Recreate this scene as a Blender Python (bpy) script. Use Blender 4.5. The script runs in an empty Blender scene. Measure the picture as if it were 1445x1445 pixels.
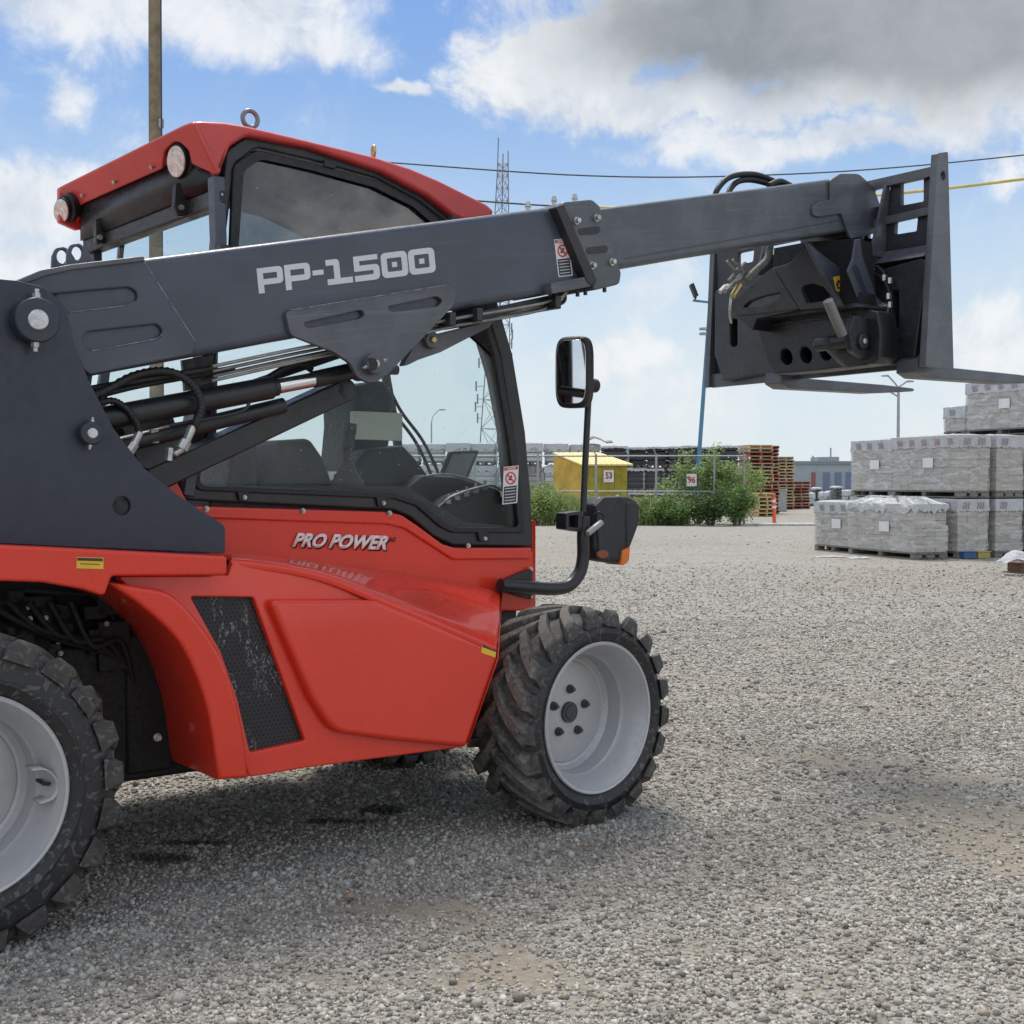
import bpy, bmesh, math, random
import numpy as np
from mathutils import Vector, Matrix
random.seed(7); rng = np.random.default_rng(11)
sc = bpy.context.scene
rad = math.radians
# ------------------------------------------------------------------ camera
F, CH, HY = 1800.0, 1.135, 680.0
PITCH = math.atan((722.5-HY)/F)
cam_d = bpy.data.cameras.new('camera'); cam = bpy.data.objects.new('camera', cam_d)
sc.collection.objects.link(cam); sc.camera = cam
cam.location = (0, 0, CH); cam.rotation_euler = (rad(90)-PITCH, 0, 0)
cam_d.sensor_width = 36; cam_d.lens = 36*F/1445; cam_d.clip_start = .05; cam_d.clip_end = 3000
# ------------------------------------------------------------------ sun, sky, exposure
SUN_EL, SUN_AZ = 66, -12          # azimuth measured from +Y towards +X
sd = bpy.data.lights.new('sun', 'SUN'); sd.energy = 2.0; sd.angle = rad(18); sd.color = (1, .95, .88)
sun = bpy.data.objects.new('sun', sd); sc.collection.objects.link(sun)
dv = Vector((math.sin(rad(SUN_AZ))*math.cos(rad(SUN_EL)), math.cos(rad(SUN_AZ))*math.cos(rad(SUN_EL)), math.sin(rad(SUN_EL))))
sun.rotation_euler = dv.to_track_quat('Z', 'Y').to_euler()
sc.view_settings.view_transform = 'Standard'; sc.view_settings.look = 'None'
sc.view_settings.exposure = 0.76; sc.view_settings.gamma = 1.0
world = bpy.data.worlds.new('World'); sc.world = world; world.use_nodes = True
wn, wl = world.node_tree.nodes, world.node_tree.links
wn.clear()
def N(nodes, t, **k):
    n = nodes.new(t)
    for a, v in k.items():
        if a in ('inp',):
            for i, x in v.items(): n.inputs[i].default_value = x
        else: setattr(n, a, v)
    return n
def M_(nt, op, a, b=None, clamp=False, c=None):
    n = nt.nodes.new('ShaderNodeMath'); n.operation = op; n.use_clamp = clamp
    for i, v in enumerate((a, b, c)):
        if v is None: continue
        if isinstance(v, (int, float)): n.inputs[i].default_value = v
        else: nt.links.new(v, n.inputs[i])
    return n.outputs[0]
def sstep(nt, v, a, b, lo=0., hi=1.):
    n = nt.nodes.new('ShaderNodeMapRange'); n.interpolation_type = 'SMOOTHSTEP'
    nt.links.new(v, n.inputs[0])
    for i, x in zip((1, 2, 3, 4), (a, b, lo, hi)): n.inputs[i].default_value = x
    return n.outputs[0]
def mixc(nt, f, a, b, mode='MIX'):
    n = nt.nodes.new('ShaderNodeMix'); n.data_type = 'RGBA'; n.blend_type = mode
    for i, v in ((0, f), (6, a), (7, b)):
        if isinstance(v, (int, float)): n.inputs[i].default_value = v
        elif isinstance(v, (tuple, list)): n.inputs[i].default_value = (*v[:3], 1)
        else: nt.links.new(v, n.inputs[i])
    return n.outputs[2]
def noise(nt, vec, scale, detail=4, rough=.55, dist=0, lac=2):
    n = nt.nodes.new('ShaderNodeTexNoise'); n.inputs['Scale'].default_value = scale
    n.inputs['Detail'].default_value = detail; n.inputs['Roughness'].default_value = rough
    n.inputs['Distortion'].default_value = dist
    if vec is not None: nt.links.new(vec, n.inputs['Vector'])
    return n
def build_sky():
    nt = world.node_tree
    sky = N(wn, 'ShaderNodeTexSky', sky_type='NISHITA', sun_disc=False, sun_elevation=rad(SUN_EL), sun_rotation=rad(SUN_AZ))
    sky.air_density = 1.0; sky.dust_density = 1.2; sky.ozone_density = 2.0
    tc = N(wn, 'ShaderNodeTexCoord')
    sep = N(wn, 'ShaderNodeSeparateXYZ'); wl.new(tc.outputs['Generated'], sep.inputs[0])
    X, Y, Z = sep.outputs
    az = M_(nt, 'ARCTAN2', X, Y); el = M_(nt, 'ARCSINE', Z)
    nA = noise(nt, tc.outputs['Generated'], 5.5, 9, .6, .3).outputs[0]
    nB = noise(nt, tc.outputs['Generated'], 16, 8, .65, .4).outputs[0]
    nC = noise(nt, tc.outputs['Generated'], 2.2, 6, .55).outputs[0]
    fb = M_(nt, 'ADD', M_(nt, 'MULTIPLY', nA, .55), M_(nt, 'MULTIPLY', nB, .45))
    fbc = M_(nt, 'SUBTRACT', fb, .5)
    w1 = noise(nt, tc.outputs['Generated'], 7, 5, .6); w2 = noise(nt, tc.outputs['Generated'], 5, 4, .55)
    sc1 = N(wn, 'ShaderNodeSeparateColor'); wl.new(w1.outputs['Color'], sc1.inputs[0])
    azd = M_(nt, 'ADD', az, M_(nt, 'MULTIPLY', M_(nt, 'SUBTRACT', sc1.outputs[0], .5), .16)); eld = M_(nt, 'ADD', el, M_(nt, 'MULTIPLY', M_(nt, 'SUBTRACT', sc1.outputs[1], .5), .10))
    def blob(px, py, rx, ry):
        a0 = math.atan((px-722.5)/F); e0 = math.atan((HY-py)/F); ra = rx/F; re = ry/F
        a = M_(nt, 'DIVIDE', M_(nt, 'SUBTRACT', azd, a0), ra); e = M_(nt, 'DIVIDE', M_(nt, 'SUBTRACT', eld, e0), re)
        d = M_(nt, 'SQRT', M_(nt, 'ADD', M_(nt, 'MULTIPLY', a, a), M_(nt, 'MULTIPLY', e, e)))
        return M_(nt, 'SUBTRACT', 1.0, d)
    def mx(l):
        r = l[0]
        for q in l[1:]: r = M_(nt, 'SMOOTH_MAX', r, q, c=.25)
        return r
    big = mx([blob(1200, 50, 520, 175), blob(780, 110, 200, 110), blob(1500, 80, 500, 200), blob(1000, 165, 330, 60), blob(1350, -250, 1000, 320)])
    grey = mx([blob(1150, 60, 520, 135), blob(1480, 80, 450, 160), blob(1350, -260, 1000, 330)])
    white = mx([blob(150, 10, 380, 105), blob(350, 60, 160, 70), blob(40, 315, 110, 66), blob(-60, 400, 200, 100), M_(nt, 'SUBTRACT', blob(85, 185, 60, 60), .30), M_(nt, 'SUBTRACT', blob(430, 100, 200, 60), .35),
                blob(860, 492, 100, 36), blob(1410, 485, 100, 55), blob(1180, 225, 420, 36), blob(560, 140, 60, 14), blob(-500, 100, 400, 120), blob(1120, 460, 60, 22)])
    hi = sstep(nt, el, .42, .8)                      # overhead and behind: broken cloud added out of view for light and reflections
    back = sstep(nt, Y, .55, .15)
    gen = M_(nt, 'MULTIPLY', M_(nt, 'MAXIMUM', hi, back), M_(nt, 'ADD', M_(nt, 'MULTIPLY', M_(nt, 'SUBTRACT', nC, .5), 5.0), .45))
    dens_b = M_(nt, 'ADD', big, M_(nt, 'MULTIPLY', fbc, 2.8))
    dens_w = M_(nt, 'ADD', white, M_(nt, 'MULTIPLY', fbc, 2.8))
    dens_g = M_(nt, 'ADD', gen, M_(nt, 'MULTIPLY', fbc, 2.4))
    m_b = sstep(nt, dens_b, -.02, .40); m_w = sstep(nt, dens_w, -.10, .60); m_g = sstep(nt, dens_g, .1, .5)
    mask = M_(nt, 'MAXIMUM', m_b, M_(nt, 'MAXIMUM', M_(nt, 'MULTIPLY', m_w, .92), M_(nt, 'MULTIPLY', m_g, .95)))
    skc = mixc(nt, 1.0, sky.outputs[0], (.060, .060, .060), 'MULTIPLY')
    skc = mixc(nt, .75, skc, mixc(nt, sstep(nt, el, .02, .40), (.35, .48, .58), (.125, .245, .51)))
    hz = M_(nt, 'POWER', sstep(nt, el, .32, -.02), 1.15)
    hzn = M_(nt, 'MULTIPLY', hz, M_(nt, 'ADD', .85, M_(nt, 'MULTIPLY', fbc, 2.0)), True)
    skc = mixc(nt, hzn, skc, (.475, .505, .52))
    skc = mixc(nt, M_(nt, 'MULTIPLY', sstep(nt, fbc, -.02, .20), .38), skc, (.46, .49, .53))
    thick = sstep(nt, M_(nt, 'ADD', M_(nt, 'MAXIMUM', grey, M_(nt, 'MULTIPLY', gen, .3)), M_(nt, 'MULTIPLY', fbc, 1.5)), .0, .62)
    shade = sstep(nt, M_(nt, 'ADD', fbc, M_(nt, 'MULTIPLY', M_(nt, 'SUBTRACT', nC, .5), .8)), -.22, .22)
    gcol = mixc(nt, shade, (.15, .168, .19), (.26, .275, .295))
    wht = mixc(nt, sstep(nt, fbc, -.14, .14), (.36, .395, .445), (.60, .605, .61))
    cc = mixc(nt, thick, wht, gcol)
    cc = mixc(nt, M_(nt, 'MAXIMUM', hi, back), cc, mixc(nt, sstep(nt, fbc, -.1, .12), (.30, .335, .38), (.86, .86, .86)))
    col = mixc(nt, mask, skc, cc)
    bg = N(wn, 'ShaderNodeBackground'); bg.inputs[1].default_value = 1.0
    wl.new(col, bg.inputs[0])
    out = N(wn, 'ShaderNodeOutputWorld'); wl.new(bg.outputs[0], out.inputs[0])
build_sky()
# ------------------------------------------------------------------ pixel / machine frames
TH = rad(38); U = np.array([math.cos(TH), math.sin(TH), 0]); W = np.array([-math.sin(TH), math.cos(TH), 0]); ZZ = np.array([0, 0, 1.])
O = np.array([-1.295, 3.0, 0.]); C = np.array([0, 0, CH])
def ray(px, py):
    a = (px-722.5)/F; b = -(py-722.5)/F
    return np.array([a, math.cos(PITCH)+b*math.sin(PITCH), b*math.cos(PITCH)-math.sin(PITCH)])
def PW(px, py, w):                                   # point on the machine's lengthwise plane at offset w
    r = ray(px, py); return C + r*((((O-C)@W)+w)/(r@W))
def PU(px, py, u):                                   # point on the crosswise plane at distance u
    r = ray(px, py); return C + r*((((O-C)@U)+u)/(r@U))
def PY(px, py, Y): r = ray(px, py); return C + r*(Y/r[1])
def PG(px, py, z=0): r = ray(px, py); return C + r*((z-CH)/r[2])
def G(u, w, z): return O + U*u + W*w + ZZ*z
def uz(p): return float((p-O)@U), float(p[2])
# ------------------------------------------------------------------ object helpers
WL = {}
def wloc(o): return WL.get(o.name, np.zeros(3)) if o else np.zeros(3)
def link_world(name, me, mat, parent=None, sharp=35, smooth=True, origin=None):
    """mesh given in world coordinates -> object whose origin is its centre, under parent"""
    n = len(me.vertices); co = np.empty(n*3); me.vertices.foreach_get('co', co); co = co.reshape(-1, 3)
    c = (co.min(0)+co.max(0))/2 if n else np.zeros(3)
    if origin is not None: c = np.array(origin, float)
    co = co-c; me.vertices.foreach_set('co', co.ravel()); me.update()
    if mat is not None and not me.materials: me.materials.append(mat)
    if smooth and len(me.polygons):
        me.shade_smooth()
        if sharp: me.set_sharp_from_angle(angle=rad(sharp))
    me.name = name
    o = bpy.data.objects.new(name, me); sc.collection.objects.link(o)
    o.location = Vector(c - wloc(parent)); o.parent = parent
    WL[o.name] = c
    return o
def empty(name, loc):
    o = bpy.data.objects.new(name, None); sc.collection.objects.link(o); o.location = Vector(loc); o.empty_display_size = .2
    WL[o.name] = np.array(loc, float); return o
def tag(o, label=None, cat=None, group=None, kind=None):
    for k, v in (('label', label), ('category', cat), ('group', group), ('kind', kind)):
        if v: o[k] = v
    return o
def copy_tree(o, parent=None):
    c = o.copy(); sc.collection.objects.link(c); c.parent = parent
    for ch in list(o.children): copy_tree(ch, c)
    return c
class MB:
    def __init__(s): s.v = []; s.f = []
    def add(s, vs, fs):
        b = len(s.v); s.v += [tuple(map(float, q)) for q in vs]; s.f += [tuple(i+b for i in f) for f in fs]; return s
    def hexa(s, p):   # 8 points: bottom loop 0-3, top loop 4-7
        return s.add(p, [(0,3,2,1),(4,5,6,7),(0,1,5,4),(1,2,6,5),(2,3,7,6),(3,0,4,7)])
    def box(s, c, ax, h):  # centre, three unit axes, three half sizes
        a, b, d = [np.array(x)*k for x, k in zip(ax, h)]; c = np.array(c)
        return s.hexa([c-a-b-d, c+a-b-d, c+a+b-d, c-a+b-d, c-a-b+d, c+a-b+d, c+a+b+d, c-a+b+d])
    def cyl(s, p0, p1, r0, r1=None, n=20):
        r1 = r0 if r1 is None else r1
        p0, p1 = np.array(p0, float), np.array(p1, float); d = p1-p0; d /= np.linalg.norm(d)
        t = np.array([0, 0, 1.]) if abs(d[2]) < .9 else np.array([1., 0, 0]); a = np.cross(d, t); a /= np.linalg.norm(a); b = np.cross(d, a)
        vs = []
        for p, r in ((p0, r0), (p1, r1)):
            for i in range(n):
                q = 2*math.pi*i/n; vs.append(p + a*r*math.cos(q) + b*r*math.sin(q))
        fs = [(i, (i+1) % n, n+(i+1) % n, n+i) for i in range(n)] + [tuple(range(n))[::-1], tuple(range(n, 2*n))]
        return s.add(vs, fs)
    def tube(s, pts, r, n=10, closed=False):
        pts = [np.array(p, float) for p in pts]; m = len(pts); vs = []; ref = None
        for i, p in enumerate(pts):
            d = pts[min(i+1, m-1)]-pts[max(i-1, 0)]; d = d/(np.linalg.norm(d)+1e-12)
            if ref is None:
                t = np.array([0, 0, 1.]) if abs(d[2]) < .9 else np.array([1., 0, 0]); a = np.cross(d, t)
            else: a = ref - d*(ref@d)
            a /= np.linalg.norm(a); ref = a; b = np.cross(d, a)
            rr = r[i] if isinstance(r, (list, tuple)) else r
            for k in range(n):
                q = 2*math.pi*k/n; vs.append(p + a*rr*math.cos(q) + b*rr*math.sin(q))
        fs = [(i*n+k, i*n+(k+1) % n, (i+1)*n+(k+1) % n, (i+1)*n+k) for i in range(m-1) for k in range(n)]
        fs += [tuple(range(n))[::-1], tuple(range((m-1)*n, m*n))]
        return s.add(vs, fs)
    def loft(s, A, B):  # two closed loops with the same count, capped
        n = len(A); return s.add(list(A)+list(B), [(i, (i+1) % n, n+(i+1) % n, n+i) for i in range(n)]+[tuple(range(n))[::-1], tuple(range(n, 2*n))])
    def grid(s, rows):
        m, n = len(rows), len(rows[0])
        return s.add([p for r in rows for p in r], [(i*n+j, i*n+j+1, (i+1)*n+j+1, (i+1)*n+j) for i in range(m-1) for j in range(n-1)])
    def mesh(s, fix=True):
        me = bpy.data.meshes.new('m'); me.from_pydata(s.v, [], s.f)
        if fix:
            bm = bmesh.new(); bm.from_mesh(me); bmesh.ops.recalc_face_normals(bm, faces=bm.faces); bm.to_mesh(me); bm.free()
        me.update(); return me
    def build(s, name, mat, parent=None, bevel=0, seg=2, sharp=35, subdiv=0, solid=0, fix=True, origin=None, smooth=True):
        o = link_world(name, s.mesh(fix), mat, parent, sharp, smooth, origin)
        if solid: m = o.modifiers.new('t', 'SOLIDIFY'); m.thickness = solid; m.offset = 0
        if subdiv: m = o.modifiers.new('s', 'SUBSURF'); m.levels = m.render_levels = subdiv
        if bevel: m = o.modifiers.new('b', 'BEVEL'); m.width = bevel; m.segments = seg; m.limit_method = 'ANGLE'; m.angle_limit = rad(30); m.harden_normals = False
        return o
def smooth_pts(pts, k=6):
    pts = [np.array(p, float) for p in pts]
    if len(pts) < 3: return pts
    out = []
    P = [2*pts[0]-pts[1]]+pts+[2*pts[-1]-pts[-2]]
    for i in range(1, len(P)-2):
        for j in range(k):
            t = j/k; a, b, c, d = P[i-1], P[i], P[i+1], P[i+2]
            out.append(.5*((2*b)+(c-a)*t+(2*a-5*b+4*c-d)*t*t+(3*b-a-3*c+d)*t**3))
    out.append(pts[-1]); return out
def fillet(pts, n=5):
    out = []; m = len(pts)
    for i, p in enumerate(pts):
        if len(p) < 3 or p[2] <= 0: out.append((p[0], p[1])); continue
        c = np.array(p[:2], float); a = np.array(pts[i-1][:2], float)-c; b = np.array(pts[(i+1) % m][:2], float)-c
        la, lb = np.linalg.norm(a), np.linalg.norm(b); a /= la; b /= lb
        ang = math.acos(max(-1, min(1, float(a@b))))
        d = min(p[2]/math.tan(ang/2) if ang > .01 else 0, la*.49, lb*.49)
        if ang > 3.0: out.append((p[0], p[1])); continue
        p0, p1 = c+a*d, c+b*d
        for k in range(n+1):
            t = k/n; q = p0*(1-t)**2+c*2*t*(1-t)+p1*t*t; out.append(tuple(q))
    return out
def circle_px(x, y, rx, ry=None, n=24, rot=0):
    ry = ry or rx; ca, sa = math.cos(rot), math.sin(rot)
    return [(x+rx*math.cos(t)*ca-ry*math.sin(t)*sa, y+rx*math.cos(t)*sa+ry*math.sin(t)*ca) for t in [2*math.pi*i/n for i in range(n)]]
def curve_mesh(loops, thick, bevel=0, bres=2):
    cu = bpy.data.curves.new('c', 'CURVE'); cu.dimensions = '2D'; cu.fill_mode = 'BOTH'
    for L in loops:
        sp = cu.splines.new('POLY'); sp.points.add(len(L)-1)
        for i, p in enumerate(L): sp.points[i].co = (p[0], p[1], 0, 1)
        sp.use_cyclic_u = True
    cu.extrude = max(thick/2-bevel, 1e-4)
    if bevel: cu.bevel_depth = bevel; cu.bevel_resolution = bres; cu.offset = -bevel
    ob = bpy.data.objects.new('c', cu); me = bpy.data.meshes.new_from_object(ob)
    bpy.data.objects.remove(ob); bpy.data.curves.remove(cu)
    me.materials.clear(); return me
def map_mesh(me, fn):
    n = len(me.vertices); co = np.empty(n*3); me.vertices.foreach_get('co', co); co = co.reshape(-1, 3)
    me.vertices.foreach_set('co', fn(co).ravel()); me.update()
def PL(px, py, w, lean, z0=.35):
    r = ray(px, py); n = W-ZZ*lean; return C + r*((w-lean*z0-float((C-O)@W)+lean*C[2])/(r@n))
def plate(name, outer, w, thick, mat, parent, holes=(), bevel=.002, sharp=35, bres=2, lean=0):
    """outline on the lengthwise plane w, extruded away from the viewer by thick"""
    loops = [[uz(PL(x, y, w, lean) if lean else PW(x, y, w)) for x, y in fillet(L)] for L in [outer]+list(holes)]
    me = curve_mesh(loops, thick, bevel, bres)
    map_mesh(me, lambda c: O + np.outer(c[:, 0], U) + np.outer(w+thick/2-c[:, 2]+lean*(c[:, 1]-.35), W) + np.outer(c[:, 1], ZZ))
    return link_world(name, me, mat, parent, sharp)
def plateU(name, outer, u, thick, mat, parent, holes=(), bevel=.002):
    """outline on the crosswise plane u, extruded forward by thick"""
    loops = [[(float((p-O)@W), float(p[2])) for p in [PU(x, y, u) for x, y in fillet(L)]] for L in [outer]+list(holes)]
    me = curve_mesh(loops, thick, bevel)
    map_mesh(me, lambda c: O + np.outer(u+thick/2+c[:, 2], U) + np.outer(c[:, 0], W) + np.outer(c[:, 1], ZZ))
    return link_world(name, me, mat, parent)
def disc(name, px, py, r, w, h, mat, parent, bevel=.003, n=28):
    """round boss of radius r (m) standing h proud of plane w, towards the viewer"""
    p = PW(px, py, w-h); return MB().cyl(p, p+W*h, r, n=n).build(name, mat, parent, bevel=bevel)
def hexbolt(mb, p, ax, r, h):
    ax = np.array(ax); mb.cyl(p, p+ax*h*.35, r*1.45, n=16); mb.cyl(p+ax*h*.35, p+ax*h, r, n=6); return mb
def text_mesh(txt, bold=0, shear=0, thick=.0):
    cu = bpy.data.curves.new('t', 'FONT'); cu.body = txt; cu.offset = bold; cu.shear = shear; cu.size = 1.4; cu.resolution_u = 4
    cu.fill_mode = 'FRONT' ; ob = bpy.data.objects.new('t', cu); me = bpy.data.meshes.new_from_object(ob)
    bpy.data.objects.remove(ob); bpy.data.curves.remove(cu); me.materials.clear(); return me
def lettering(name, txt, org, xend, ytop, w, mat, parent, bold=.03, shear=0, thick=.0015):
    """text fitted into the pixel parallelogram org -> xend (width), org -> ytop (height), on plane w"""
    me = text_mesh(txt, bold, shear); n = len(me.vertices); co = np.empty(n*3); me.vertices.foreach_get('co', co); co = co.reshape(-1, 3)
    x0, x1 = co[:, 0].min(), co[:, 0].max(); y0, y1 = co[:, 1].min(), co[:, 1].max()
    o = np.array(org, float); ex = np.array(xend)-o; ey = np.array(ytop)-o
    px = o + np.outer((co[:, 0]-x0)/(x1-x0), ex)+np.outer((co[:, 1]-y0)/(y1-y0), ey)
    me.vertices.foreach_set('co', np.array([PW(a, b, w) for a, b in px]).ravel()); me.update()
    ob = link_world(name, me, mat, parent, smooth=False)
    m = ob.modifiers.new('t', 'SOLIDIFY'); m.thickness = thick; return ob
# ------------------------------------------------------------------ materials
def new_mat(name):
    m = bpy.data.materials.new(name); m.use_nodes = True; nt = m.node_tree
    return m, nt, nt.nodes['Principled BSDF']
def paint(name, col, rough=.35, metal=0, coat=0, var=.12, vscale=6, bump=0, bscale=60, dust=0, dustcol=(.30, .28, .25), rvar=.12, spec=.5, wear=0):
    m, nt, b = new_mat(name)
    tc = nt.nodes.new('ShaderNodeNewGeometry').outputs['Position']
    n = noise(nt, tc, vscale, 6, .6).outputs[0]
    hi = tuple(min(1, c*(1+var)) for c in col); lo = tuple(c*(1-var) for c in col)
    c = mixc(nt, sstep(nt, n, .3, .7), lo, hi)
    n2 = noise(nt, tc, vscale*7, 5, .7).outputs[0]
    if dust:
        c = mixc(nt, M_(nt, 'MULTIPLY', sstep(nt, M_(nt, 'ADD', M_(nt, 'MULTIPLY', n, .5), M_(nt, 'MULTIPLY', n2, .5)), .42, .68), dust), c, dustcol)
    if wear:
        def dt(v, k):
            q = nt.nodes.new('ShaderNodeVectorMath'); q.operation = 'DOT_PRODUCT'; nt.links.new(tc, q.inputs[0]); q.inputs[1].default_value = tuple(x*k for x in v); return q.outputs['Value']
        cb = nt.nodes.new('ShaderNodeCombineXYZ'); nt.links.new(dt((.775, .606, .18), 1.6), cb.inputs[0]); nt.links.new(dt((-.12, -.09, .98), 55), cb.inputs[1]); nt.links.new(dt((-.6, .8, 0), 9), cb.inputs[2])
        l1 = noise(nt, cb.outputs[0], 1.0, 6, .7, .3).outputs[0]
        c = mixc(nt, M_(nt, 'MULTIPLY', sstep(nt, l1, .56, .70), wear), c, tuple(min(1, x*1.9+.02) for x in col))
        c = mixc(nt, M_(nt, 'MULTIPLY', sstep(nt, l1, .44, .30), wear*.8), c, tuple(x*.55 for x in col))
    nt.links.new(c, b.inputs['Base Color'])
    nt.links.new(sstep(nt, n2, .3, .7, max(.02, rough-rvar), min(1, rough+rvar)), b.inputs['Roughness'])
    b.inputs['Metallic'].default_value = metal; b.inputs['Coat Weight'].default_value = coat; b.inputs['Coat Roughness'].default_value = .06
    b.inputs['Specular IOR Level'].default_value = spec
    if bump:
        bp = nt.nodes.new('ShaderNodeBump'); bp.inputs['Strength'].default_value = bump; bp.inputs['Distance'].default_value = .004
        nt.links.new(noise(nt, tc, bscale, 5, .6).outputs[0], bp.inputs['Height']); nt.links.new(bp.outputs[0], b.inputs['Normal'])
    return m
RED = paint('red_paint', (.72, .040, .018), .30, coat=.55, var=.03, vscale=3, bump=.05, bscale=7, rvar=.06, dust=.02, dustcol=(.5, .2, .14), spec=.3)
REDROOF = paint('red_roof_paint', (.55, .04, .035), .42, coat=.25, var=.08, vscale=4, bump=.05, bscale=20, dust=.12, dustcol=(.5, .25, .22))
DARK = paint('dark_grey_paint', (.050, .059, .082), .40, coat=.15, var=.10, vscale=5, bump=.10, bscale=90, dust=.12, dustcol=(.13, .13, .135), wear=.30)
DARK2 = paint('dark_grey_steel', (.080, .088, .104), .40, coat=.12, var=.14, vscale=8, bump=.12, bscale=70, dust=.25, dustcol=(.16, .155, .15), wear=.55)
MOUNT = paint('blue_black_plate_paint', (.019, .026, .044), .42, coat=.12, var=.10, vscale=4, bump=.08, bscale=90)
DEEP = paint('deep_black', (.005, .005, .006), .7, var=.3, vscale=12)  # even near-black for the rear bay, chassis and coupler recess
BLACK = paint('black_steel', (.018, .019, .022), .38, var=.15, vscale=9, bump=.08, dust=.12, dustcol=(.08, .075, .07))
RUBBER = paint('black_rubber', (.014, .014, .015), .55, var=.2, vscale=10, bump=.1)
PLAST = paint('dark_plastic', (.022, .024, .028), .55, var=.1, vscale=10, bump=.1, bscale=200)
INTER = paint('interior_plastic', (.015, .017, .021), .55, var=.1, vscale=8)
CHROME = paint('chrome', (.75, .76, .78), .12, metal=1, var=.03)
ZINC = paint('zinc_fitting', (.48, .48, .46), .35, metal=.85, var=.2, vscale=30)
STEEL = paint('bright_pin_steel', (.55, .55, .56), .35, metal=.8, var=.2, vscale=40, bump=.2, bscale=200)
PIPE = paint('painted_pipe', (.26, .26, .25), .35, metal=.6, var=.2, vscale=20)
WHT = paint('white_decal', (.62, .62, .64), .45, var=.03)
STICK = paint('sticker_white', (.72, .72, .72), .4, var=.04)
SRED = paint('sticker_red', (.62, .05, .04), .4, var=.04)
SBLK = paint('sticker_black', (.03, .03, .035), .4, var=.04)
SYEL = paint('sticker_yellow', (.78, .48, .03), .4, var=.06)
PINK = paint('pale_pink_decal', (.93, .76, .75), .35, var=.05, vscale=30)
RIM = paint('silver_rim', (.47, .47, .475), .38, metal=.2, var=.07, vscale=7, bump=.08, dust=.3, dustcol=(.33, .31, .29))
LENS = paint('lamp_lens', (.78, .77, .72), .18, var=.25, vscale=55, bump=.6, bscale=120)
ORANGE = paint('orange_lens', (.75, .18, .02), .2, var=.1)
BOXW = paint('pale_document_box', (.50, .51, .44), .5, var=.06)
BRASS = paint('brass', (.45, .36, .16), .35, metal=.7, var=.2)
def glass_mat(name, tint=(1, 1, 1), refl=1.0, haze=.0, ior=1.45):
    m, nt, b = new_mat(name); nt.nodes.remove(b)
    t = nt.nodes.new('ShaderNodeBsdfTransparent'); t.inputs[0].default_value = (*tint, 1)
    g = nt.nodes.new('ShaderNodeBsdfGlossy'); g.inputs['Roughness'].default_value = .015
    ge = nt.nodes.new('ShaderNodeNewGeometry'); dp = nt.nodes.new('ShaderNodeVectorMath'); dp.operation = 'DOT_PRODUCT'
    nt.links.new(ge.outputs['Normal'], dp.inputs[0]); nt.links.new(ge.outputs['Incoming'], dp.inputs[1])
    k = M_(nt, 'POWER', M_(nt, 'SUBTRACT', 1.0, M_(nt, 'ABSOLUTE', dp.outputs['Value']), True), 5.0)
    fr = M_(nt, 'ADD', M_(nt, 'MULTIPLY', k, .96), .04)
    mx = nt.nodes.new('ShaderNodeMixShader'); nt.links.new(M_(nt, 'MULTIPLY', fr, refl, True), mx.inputs[0])
    nt.links.new(t.outputs[0], mx.inputs[1]); nt.links.new(g.outputs[0], mx.inputs[2])
    last = mx.outputs[0]
    if haze:
        d = nt.nodes.new('ShaderNodeBsdfDiffuse'); d.inputs[0].default_value = (.6, .62, .6, 1)
        pos = nt.nodes.new('ShaderNodeNewGeometry').outputs['Position']
        nn = noise(nt, pos, 5, 6, .7).outputs[0]; vs_ = nt.nodes.new('ShaderNodeTexVoronoi'); vs_.inputs['Scale'].default_value = 34; nt.links.new(pos, vs_.inputs['Vector']); sp = vs_.outputs['Distance']; vc = nt.nodes.new('ShaderNodeSeparateColor'); nt.links.new(vs_.outputs['Color'], vc.inputs[0])
        f = M_(nt, 'ADD', M_(nt, 'MULTIPLY', sstep(nt, nn, .35, .75), haze), M_(nt, 'MULTIPLY', M_(nt, 'MULTIPLY', sstep(nt, sp, .10, .05), sstep(nt, vc.outputs[0], .72, .73)), .5))
        m2 = nt.nodes.new('ShaderNodeMixShader'); nt.links.new(f, m2.inputs[0]); nt.links.new(last, m2.inputs[1]); nt.links.new(d.outputs[0], m2.inputs[2]); last = m2.outputs[0]
    nt.links.new(last, nt.nodes['Material Output'].inputs[0]); return m
GLASS = glass_mat('cab_glass', (.92, .95, .95), .5, .006)
GLASSD = glass_mat('tinted_cab_glass', (.34, .37, .38), 3.0, .03)
def mirror_mat():
    m, nt, b = new_mat('mirror_face'); b.inputs['Base Color'].default_value = (.75, .77, .8, 1); b.inputs['Metallic'].default_value = 1; b.inputs['Roughness'].default_value = .03; return m
MIRROR = mirror_mat()
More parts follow.
